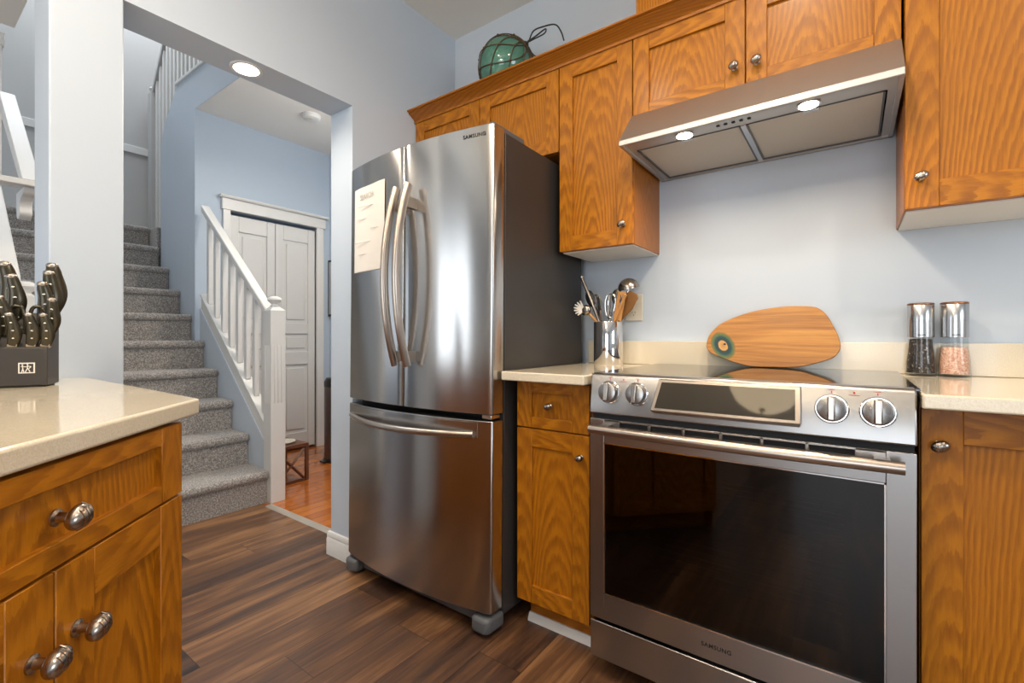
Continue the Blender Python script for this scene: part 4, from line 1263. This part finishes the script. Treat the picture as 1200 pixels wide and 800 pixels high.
# ================================================================ MILLS
def mill(x, y, fill, label, h=0.0):
    t_ = thing('pepper_mill' if fill == 'pepper' else 'salt_mill', label, 'mill', (x, y, 0.915))
    MB().lathe([(0.0, 0.0), (0.036, 0.0), (0.0375, 0.004), (0.036, 0.04), (0.0315, 0.085), (0.030, 0.122)], 40, caps=False).build('jar', M['glass'], t_)
    top_ = 0.112 if fill == 'pepper' else 0.088
    r_ = 0.029 if fill == 'pepper' else 0.0300
    MB().lathe([(0.0, 0.008), (0.0338, 0.009), (0.0335, 0.04), (r_, 0.083), (r_ - 0.002, top_), (0.0, top_ + 0.003)], 40, caps=False).build('peppercorns' if fill == 'pepper' else 'salt', M[fill], t_)
    MB().lathe([(0.0315, 0.118), (0.0325, 0.119), (0.0325, 0.1664), (0.0312, 0.1666), (0.0312, 0.1680), (0.0325, 0.1682), (0.0325, 0.216), (0.031, 0.218)], 40).build('metal_sleeve', M['steel'], t_)
    MB().lathe([(0.0325, 0.2182), (0.0325, 0.222), (0.029, 0.224), (0.0, 0.2245)], 40, caps=False).build('cap', M['copper'], t_, label='copper coloured top')
    MB().box(-0.009, 0.009, -0.0332, -0.032, 0.1245, 0.1265).build('mark', M['logoink'], t_)
    return t_
mill(0.172, 1.915, 'pepper', 'steel topped glass mill filled with black peppercorns')
mill(0.249, 1.918, 'salt', 'steel topped glass mill filled with pink salt')

# ================================================================ UTENSILS
ck = thing('utensil_crock', 'cylindrical polished steel crock crammed with cooking tools', 'crock', (-0.845, 1.862, 0.915))
CX, CY, CZ_ = -0.845, 1.862, 0.915
MB().lathe([(0.0, 0.0), (0.060, 0.0), (0.0615, 0.004), (0.0615, 0.181), (0.0605, 0.183), (0.059, 0.181), (0.059, 0.01), (0.0, 0.01)], 48, caps=False).build('cylinder', M['chrome'], ck)
def util(name, label, cat='utensil'):
    return thing(name, label, cat, (CX, CY, CZ_), group='cooking tools standing in the steel crock')
def L(p): return (p[0] - CX, p[1] - CY, p[2] - CZ_)
def stick(pa, pb, r, mat, parent, name='handle', flat=1.0):
    return MB().tube([L(pa), L(pb)], r, 10, flat=flat).build(name, mat, parent)
def frombase(bx, by, px, py, pz):   # end in crock bottom and the point outside
    return (CX + bx, CY + by, CZ_ + 0.012), (px, py, pz)
# steel tube tool leaning left
u1 = util('turner', 'tool with a slim steel handle leaning far left in the crock')
stick((CX + 0.03, CY, CZ_ + 0.02), (-0.965, 1.85, 1.297), 0.0075, M['nickel'], u1)
MB().sphere(L((-0.966, 1.85, 1.298)), 0.0085, 12, 8).build('end_cap', M['silver'], u1)
# black spoon
u2 = util('spoon', 'black nylon spoon at the left of the crock')
stick((CX + 0.03, CY + 0.02, CZ_ + 0.02), (-0.912, 1.87, 1.165), 0.006, M['black'], u2)
MB().sphere((0, 0, 0), (0.022, 0.008, 0.040), 20, 12, M4=Matrix.Translation(L((-0.933, 1.87, 1.203))) @ Matrix.Rotation(-0.35, 4, 'Y')).build('bowl', M['black'], u2)
# pasta fork with pale tines
u3 = util('pasta_fork', 'pale toothed pasta fork drooping over the left rim of the crock')
MB().tube([L((CX + 0.02, CY - 0.01, CZ_ + 0.02)), L((-0.892, 1.848, 1.10)), L((-0.930, 1.835, 1.145))], 0.0060, 10).build('handle', M['spat'], u3)
mb = MB().sphere((0, 0, 0), (0.026, 0.014, 0.022), 16, 10, M4=Matrix.Translation(L((-0.935, 1.83, 1.150))) @ Matrix.Rotation(-0.6, 4, 'Y'))
mb.build('head', M['nickel'], u3)
mb = MB()
for k in range(7):
    a_ = -0.2 + 0.42 * k
    s0 = Vector(L((-0.945, 1.825, 1.155))); d_ = Vector((-math.cos(a_ - 0.9), -0.35, math.sin(a_ - 0.9) * 0.9))
    mb.tube([s0 + d_ * 0.005, s0 + d_ * 0.022, s0 + d_ * 0.036 + Vector((0, -0.006, 0.002))], [0.005, 0.0045, 0.0025], 6)
mb.build('tines', M['paper'], u3)
# whisk 1
def whisk(x, y, z, bx, tilt, label, mat, rr=0.026, hh=0.055):
    w_ = util('whisk', label)
    stick((CX + bx, CY, CZ_ + 0.02), (x, y, z - hh), 0.006, M['nickel'], w_)
    mb = MB()
    Mw = Matrix.Translation(L((x, y, z))) @ Matrix.Rotation(tilt, 4, 'Y')
    for k in range(6):
        a_ = PI * k / 6
        loop = []
        for i in range(17):
            t_ = i / 16 * 2 * PI - PI / 2
            r_ = rr * math.cos(t_); h_ = hh * math.sin(t_)
            r_ *= (0.55 + 0.45 * (h_ / hh + 1) / 2 * 1.2)
            loop.append(Mw @ Vector((r_ * math.cos(a_), r_ * math.sin(a_), h_)))
        mb.tube(loop, 0.0013, 5)
    mb.build('wires', mat, w_)
    return w_
whisk(-0.905, 1.885, 1.175, 0.01, -0.25, 'balloon whisk with dark wires left of centre in the crock', M['nickel'], 0.022, 0.048)
whisk(-0.835, 1.86, 1.165, 0.0, 0.10, 'larger balloon whisk standing in the centre of the crock', M['chrome'], 0.026, 0.056)
u5 = util('tongs', 'black handled tongs at the middle of the crock')
stick((CX - 0.01, CY + 0.01, CZ_ + 0.02), (-0.882, 1.84, 1.205), 0.008, M['black'], u5, flat=0.6)
stick((CX - 0.03, CY + 0.00, CZ_ + 0.02), (-0.868, 1.835, 1.150), 0.008, M['chrome'], u5, 'arm', flat=0.5)
u6 = util('serving_spoon', 'shiny slotted steel spoon right of centre in the crock')
stick((CX, CY + 0.02, CZ_ + 0.02), (-0.812, 1.87, 1.18), 0.005, M['chrome'], u6)
MB().sphere((0, 0, 0), (0.024, 0.007, 0.034), 20, 12, M4=Matrix.Translation(L((-0.808, 1.868, 1.205))) @ Matrix.Rotation(0.1, 4, 'Y')).build('bowl', M['nickel'], u6)
# ladle
u7 = util('ladle', 'upturned steel ladle rising highest above the crock')
stick((CX - 0.02, CY + 0.03, CZ_ + 0.02), (-0.770, 1.90, 1.235), 0.005, M['chrome'], u7)
mb = MB()
pr = [(0.046 * math.sin(PI / 2 * i / 10), 0.046 * math.cos(PI / 2 * i / 10)) for i in range(11)]
mb.lathe(pr[::-1] , 36, caps=False, M4=Matrix.Translation(L((-0.766, 1.895, 1.238))) @ Matrix.Rotation(-0.15, 4, 'Y') @ Matrix.Rotation(0.2, 4, 'X'))
pr2 = [(0.044 * math.sin(PI / 2 * i / 10), 0.044 * math.cos(PI / 2 * i / 10)) for i in range(11)]
mb.lathe(pr2, 36, caps=False, M4=Matrix.Translation(L((-0.766, 1.895, 1.238))) @ Matrix.Rotation(-0.15, 4, 'Y') @ Matrix.Rotation(0.2, 4, 'X'))
mb.build('bowl', M['nickel'], u7)
# wooden slotted spatula
def paddle(x0, z0, x1, z1, w0, w1, y, th, slot=False, my=0.0):
    """flat blade from (x0,z0) foot to (x1,z1) tip in a plane y"""
    d = Vector((x1 - x0, 0, z1 - z0)); ln = d.length; ang_ = math.atan2(d.x, d.z)
    Mp = Matrix.Translation(L((x0, y, z0))) @ Matrix.Rotation(ang_, 4, 'Y')
    mb = MB()
    if slot:
        mb.box(-w1, -w1 * 0.25, -th, th, 0, ln, M4=Mp); mb.box(w1 * 0.25, w1, -th, th, 0, ln, M4=Mp)
        mb.box(-w1 * 0.25, w1 * 0.25, -th, th, 0, ln * 0.35, M4=Mp); mb.box(-w1 * 0.25, w1 * 0.25, -th, th, ln * 0.88, ln, M4=Mp)
    else:
        mb.prism([(-w0, 0), (w0, 0), (w1, ln * 0.5), (w1, ln * 0.9), (w1 * 0.6, ln), (-w1 * 0.7, ln), (-w1, ln * 0.88), (-w1, ln * 0.5)], 'y', -th, th, M4=Mp)
    return mb
u8 = util('spatula', 'slotted pale wooden spatula at the right of the crock')
stick((CX - 0.01, CY + 0.0, CZ_ + 0.02), (-0.795, 1.845, 1.115), 0.006, M['spat'], u8)
paddle(-0.797, 1.104, -0.774, 1.222, 0.008, 0.018, 1.845, 0.0025, True).build('blade', M['spat'], u8, 0.001, 1)
u9 = util('wooden_spoon', 'thin pale wooden stick leaning right across the spatula')
MB().tube([L((CX - 0.01, CY - 0.01, CZ_ + 0.02)), L((-0.802, 1.829, 1.102)), L((-0.748, 1.818, 1.208))], [0.005, 0.0065, 0.009], 10, flat=0.6).build('handle', M['spat'], u9)
u10 = util('spatula', 'broad brown wooden spatula leaning to the right rim of the crock')
stick((CX + 0.0, CY, CZ_ + 0.02), (-0.797, 1.865, 1.11), 0.006, M['spat2'], u10)
paddle(-0.797, 1.105, -0.732, 1.218, 0.009, 0.027, 1.868, 0.003).build('blade', M['spat2'], u10, 0.001, 1)

# ================================================================ GLASS FLOAT
gf = thing('glass_fishing_float', 'green glass fishing float wrapped in rope net on top of the cabinets', 'glass float', (-1.345, 1.80, 2.199))
GR = 0.132
MB().sphere((0, 0, GR), GR, 48, 28).build('glass_ball', M['float'], gf)
axis = Vector((1, -0.08, 0.52)).normalized()
Ma = Matrix.Translation((0, 0, GR)) @ axis.to_track_quat('Z', 'Y').to_matrix().to_4x4()
mb = MB(); kn = MB()
NM = 8
def gp(th, ph, r=GR + 0.003): return Ma @ Vector((r * math.sin(th) * math.cos(ph), r * math.sin(th) * math.sin(ph), r * math.cos(th)))
rows = [0.10, 0.55, 1.05, 1.60, 2.15, 2.65, 3.04]
for ri in range(len(rows) - 1):
    for k in range(NM):
        a0 = 2 * PI * (k + 0.5 * (ri % 2)) / NM
        for sgn in (-1, 1):
            a1 = a0 + sgn * PI / NM
            pts = [gp(rows[ri] + (rows[ri + 1] - rows[ri]) * i / 6, a0 + (a1 - a0) * i / 6) for i in range(7)]
            mb.tube(pts, 0.0026, 5)
        kn.sphere(gp(rows[ri], a0), 0.0062, 10, 6)
mb.build('net', M['rope'], gf); kn.build('knots', M['rope'], gf)
e = Ma @ Vector((0, 0, GR + 0.004))
mb = MB().sphere(e, 0.012, 12, 8)
pts = smooth_pts([e, e + Vector((0.025, -0.01, 0.0)), e + Vector((0.05, -0.01, 0.035)), e + Vector((0.10, -0.01, 0.035)), e + Vector((0.17, -0.02, 0.012)), e + Vector((0.20, -0.02, -0.03)), e + Vector((0.215, -0.02, -0.075))], 6)
mb.tube(pts, 0.0032, 6)
mb.tube(smooth_pts([e + Vector((0.02, -0.01, 0)), e + Vector((0.07, -0.02, 0.0)), e + Vector((0.12, -0.02, 0.012)), e + Vector((0.115, -0.02, -0.006)), e + Vector((0.06, -0.02, -0.010)), e + Vector((0.02, -0.01, -0.005))], 6), 0.0032, 6)
mb.tube(smooth_pts([e + Vector((0.02, -0.01, 0)), e + Vector((0.03, -0.02, -0.04)), e + Vector((0.06, -0.02, -0.085)), e + Vector((0.10, -0.02, -0.11))], 6), 0.0032, 6)
mb.build('rope_tail', M['cord'], gf)

# ================================================================ KNIFE BLOCK
# local frame: x to the viewer's right, y away, z up; right front bottom corner at the point measured
kbx, kby = -1.565, 0.251
KR = math.radians(65)
kb = thing('knife_block', 'dark grey knife block at the left end of the worktop', 'knife block', (kbx, kby, 0.915), KR)
BW = 0.19
MB().prism([(0.0, 0.004), (0.0, 0.094), (0.012, 0.097), (0.070, 0.178), (0.078, 0.180), (0.078, 0.004)], 'x', -BW, 0.0).box(-BW + 0.004, -0.006, 0.004, 0.074, 0, 0.004).build('block', M['block'], kb, 0.002, 2)
lg = MB()
lx, lz, s_ = -0.036, 0.046, 0.0125
lg.box(lx - s_ * 1.15, lx + s_ * 1.15, -0.0010, 0.0, lz - s_, lz + s_)
lo_ = lg.build('emblem', M['paper'], kb, label='pale square emblem of two stick figures')
MB().box(lx - s_ * 0.95, lx + s_ * 0.95, -0.0014, -0.0010, lz - s_ * 0.8, lz + s_ * 0.8).build('emblem_field', M['block'], lo_)
fg = MB()
def seg2(a, b, w=0.0009):
    fg.tube([(lx + a[0] * s_, -0.0016, lz + a[1] * s_), (lx + b[0] * s_, -0.0016, lz + b[1] * s_)], w, 5)
for a, b in (((-0.55, 0.45), (-0.5, -0.15)), ((-0.5, -0.15), (-0.65, -0.75)), ((-0.5, -0.15), (-0.35, -0.75)), ((-0.75, 0.3), (0.1, 0.2)),
             ((0.15, 0.55), (0.15, 0.0)), ((0.15, 0.0), (-0.15, -0.75)), ((0.15, 0.0), (0.5, -0.75)), ((0.1, 0.35), (0.65, 0.25)), ((0.65, 0.25), (0.35, -0.1))): seg2(a, b)
fg.sphere((lx - 0.55 * s_, -0.0016, lz + 0.6 * s_), 0.0016, 8, 6); fg.sphere((lx + 0.15 * s_, -0.0016, lz + 0.68 * s_), 0.0016, 8, 6)
fg.build('emblem_figures', M['paper'], lo_)


def knife(lx_, ly_, lz_, tiltx, tilty, s, label, grp, rot=0.0):
    """handle standing out of a slot; local origin at the slot"""
    wm = Matrix.Translation((kbx, kby, 0.915)) @ Matrix.Rotation(KR, 4, 'Z')
    p = wm @ Vector((lx_, ly_, lz_))
    t_ = thing('kitchen_knife', label, 'knife', tuple(p), 0, grp)
    t_.rotation_euler = (Matrix.Rotation(KR + rot, 3, 'Z') @ Matrix.Rotation(tiltx, 3, 'X') @ Matrix.Rotation(tilty, 3, 'Y')).to_euler()
    n = 16; mb = MB()
    prof = []
    for i in range(n + 1):
        u_ = i / n
        cx_ = 0.005 * math.sin(u_ * PI * 1.2) * s
        wd = (0.0125 + 0.0022 * math.sin(u_ * PI * 2.0 - 0.8) - 0.003 * (u_ > 0.9) * (u_ - 0.9) * 10) * s
        prof.append((cx_, u_ * 0.080 * s, wd))
    mb.tube([(c_[0], 0, c_[1]) for c_ in prof], [c_[2] for c_ in prof], 14, flat=1.0, up=(1, 0, 0))
    for i in range(len(mb.v)): x, y, z = mb.v[i]; mb.v[i] = (x, y * 0.62, z)
    h_ = mb.build('handle', M['knifeh'], t_)
    tp = prof[-1]
    MB().sphere((tp[0], 0, tp[1]), (tp[2] * 1.12, tp[2] * 0.75, 0.006 * s), 16, 8).build('end_cap', M['nickel'], t_)
    MB().box(-0.010 * s, 0.010 * s, -0.0055 * s, 0.0055 * s, -0.006, 0.004).build('bolster', M['nickel'], t_, 0.001, 1)
    for u_ in (0.25, 0.5, 0.75):
        c_ = prof[int(u_ * n)]
        MB().sphere((c_[0], -c_[2] * 0.62, c_[1]), (0.0030 * s, 0.0012 * s, 0.0020 * s), 10, 6).build('rivet', M['silver'], t_)
    return t_
G = 'steak knives along the front of the knife block'
G2 = 'larger knives in the knife block'
knife(-0.098, 0.010, 0.100, 0.22, 0.0, 0.92, 'front-row steak knife cut by the left edge of the photo', G)
knife(-0.063, 0.010, 0.100, 0.22, 0.02, 0.92, 'front-row steak knife, leftmost of the three whole handles', G)
knife(-0.031, 0.010, 0.100, 0.22, 0.03, 0.92, 'front-row steak knife, middle of the three whole handles', G)
knife(-0.006, 0.010, 0.100, 0.22, 0.04, 0.92, 'front-row steak knife, nearest the column', G)
knife(-0.086, 0.032, 0.126, 0.22, 0.02, 1.10, 'middle-row knife at the left behind the steak knives', G2)
knife(-0.010, 0.032, 0.126, 0.22, 0.20, 1.08, 'middle-row knife leaning right towards the column', G2)
knife(-0.078, 0.060, 0.166, 0.06, 0.02, 1.25, 'back-row knife at the left with a wide handle', G2)
knife(-0.092, 0.070, 0.180, 0.0, 0.0, 1.45, 'tallest back-row handle at the far left of the block', G2)
knife(-0.022, 0.050, 0.152, 0.10, 0.05, 1.22, 'back-row knife at the right, lowest of its cluster', G2)
knife(-0.016, 0.062, 0.168, 0.04, 0.06, 1.38, 'back-row knife at the right, in the middle of its cluster', G2)
knife(-0.014, 0.072, 0.180, 0.0, 0.06, 1.48, 'back-row knife at the right, topmost of its cluster', G2)
# scissors: two loops
wm = Matrix.Translation((kbx, kby, 0.915)) @ Matrix.Rotation(KR, 4, 'Z')
ks = thing('kitchen_scissors', 'kitchen scissors with two loops standing in the middle of the knife block', 'scissors', tuple(wm @ Vector((-0.046, 0.036, 0.130))), KR)
for sx in (-1, 1):
    pts = smooth_pts([(sx * 0.003, 0, 0.0), (sx * 0.004, 0, 0.035), (sx * 0.010, 0, 0.060), (sx * 0.024, 0, 0.062), (sx * 0.032, 0, 0.045), (sx * 0.022, 0, 0.022), (sx * 0.008, 0, 0.004)], 5, closed=True)
    MB().tube(pts, 0.0042, 8, closed=True).build('loop', M['knifeh'], ks)
MB().box(-0.006, 0.006, -0.003, 0.003, -0.01, 0.02).build('pivot', M['silver'], ks, 0.001, 1)
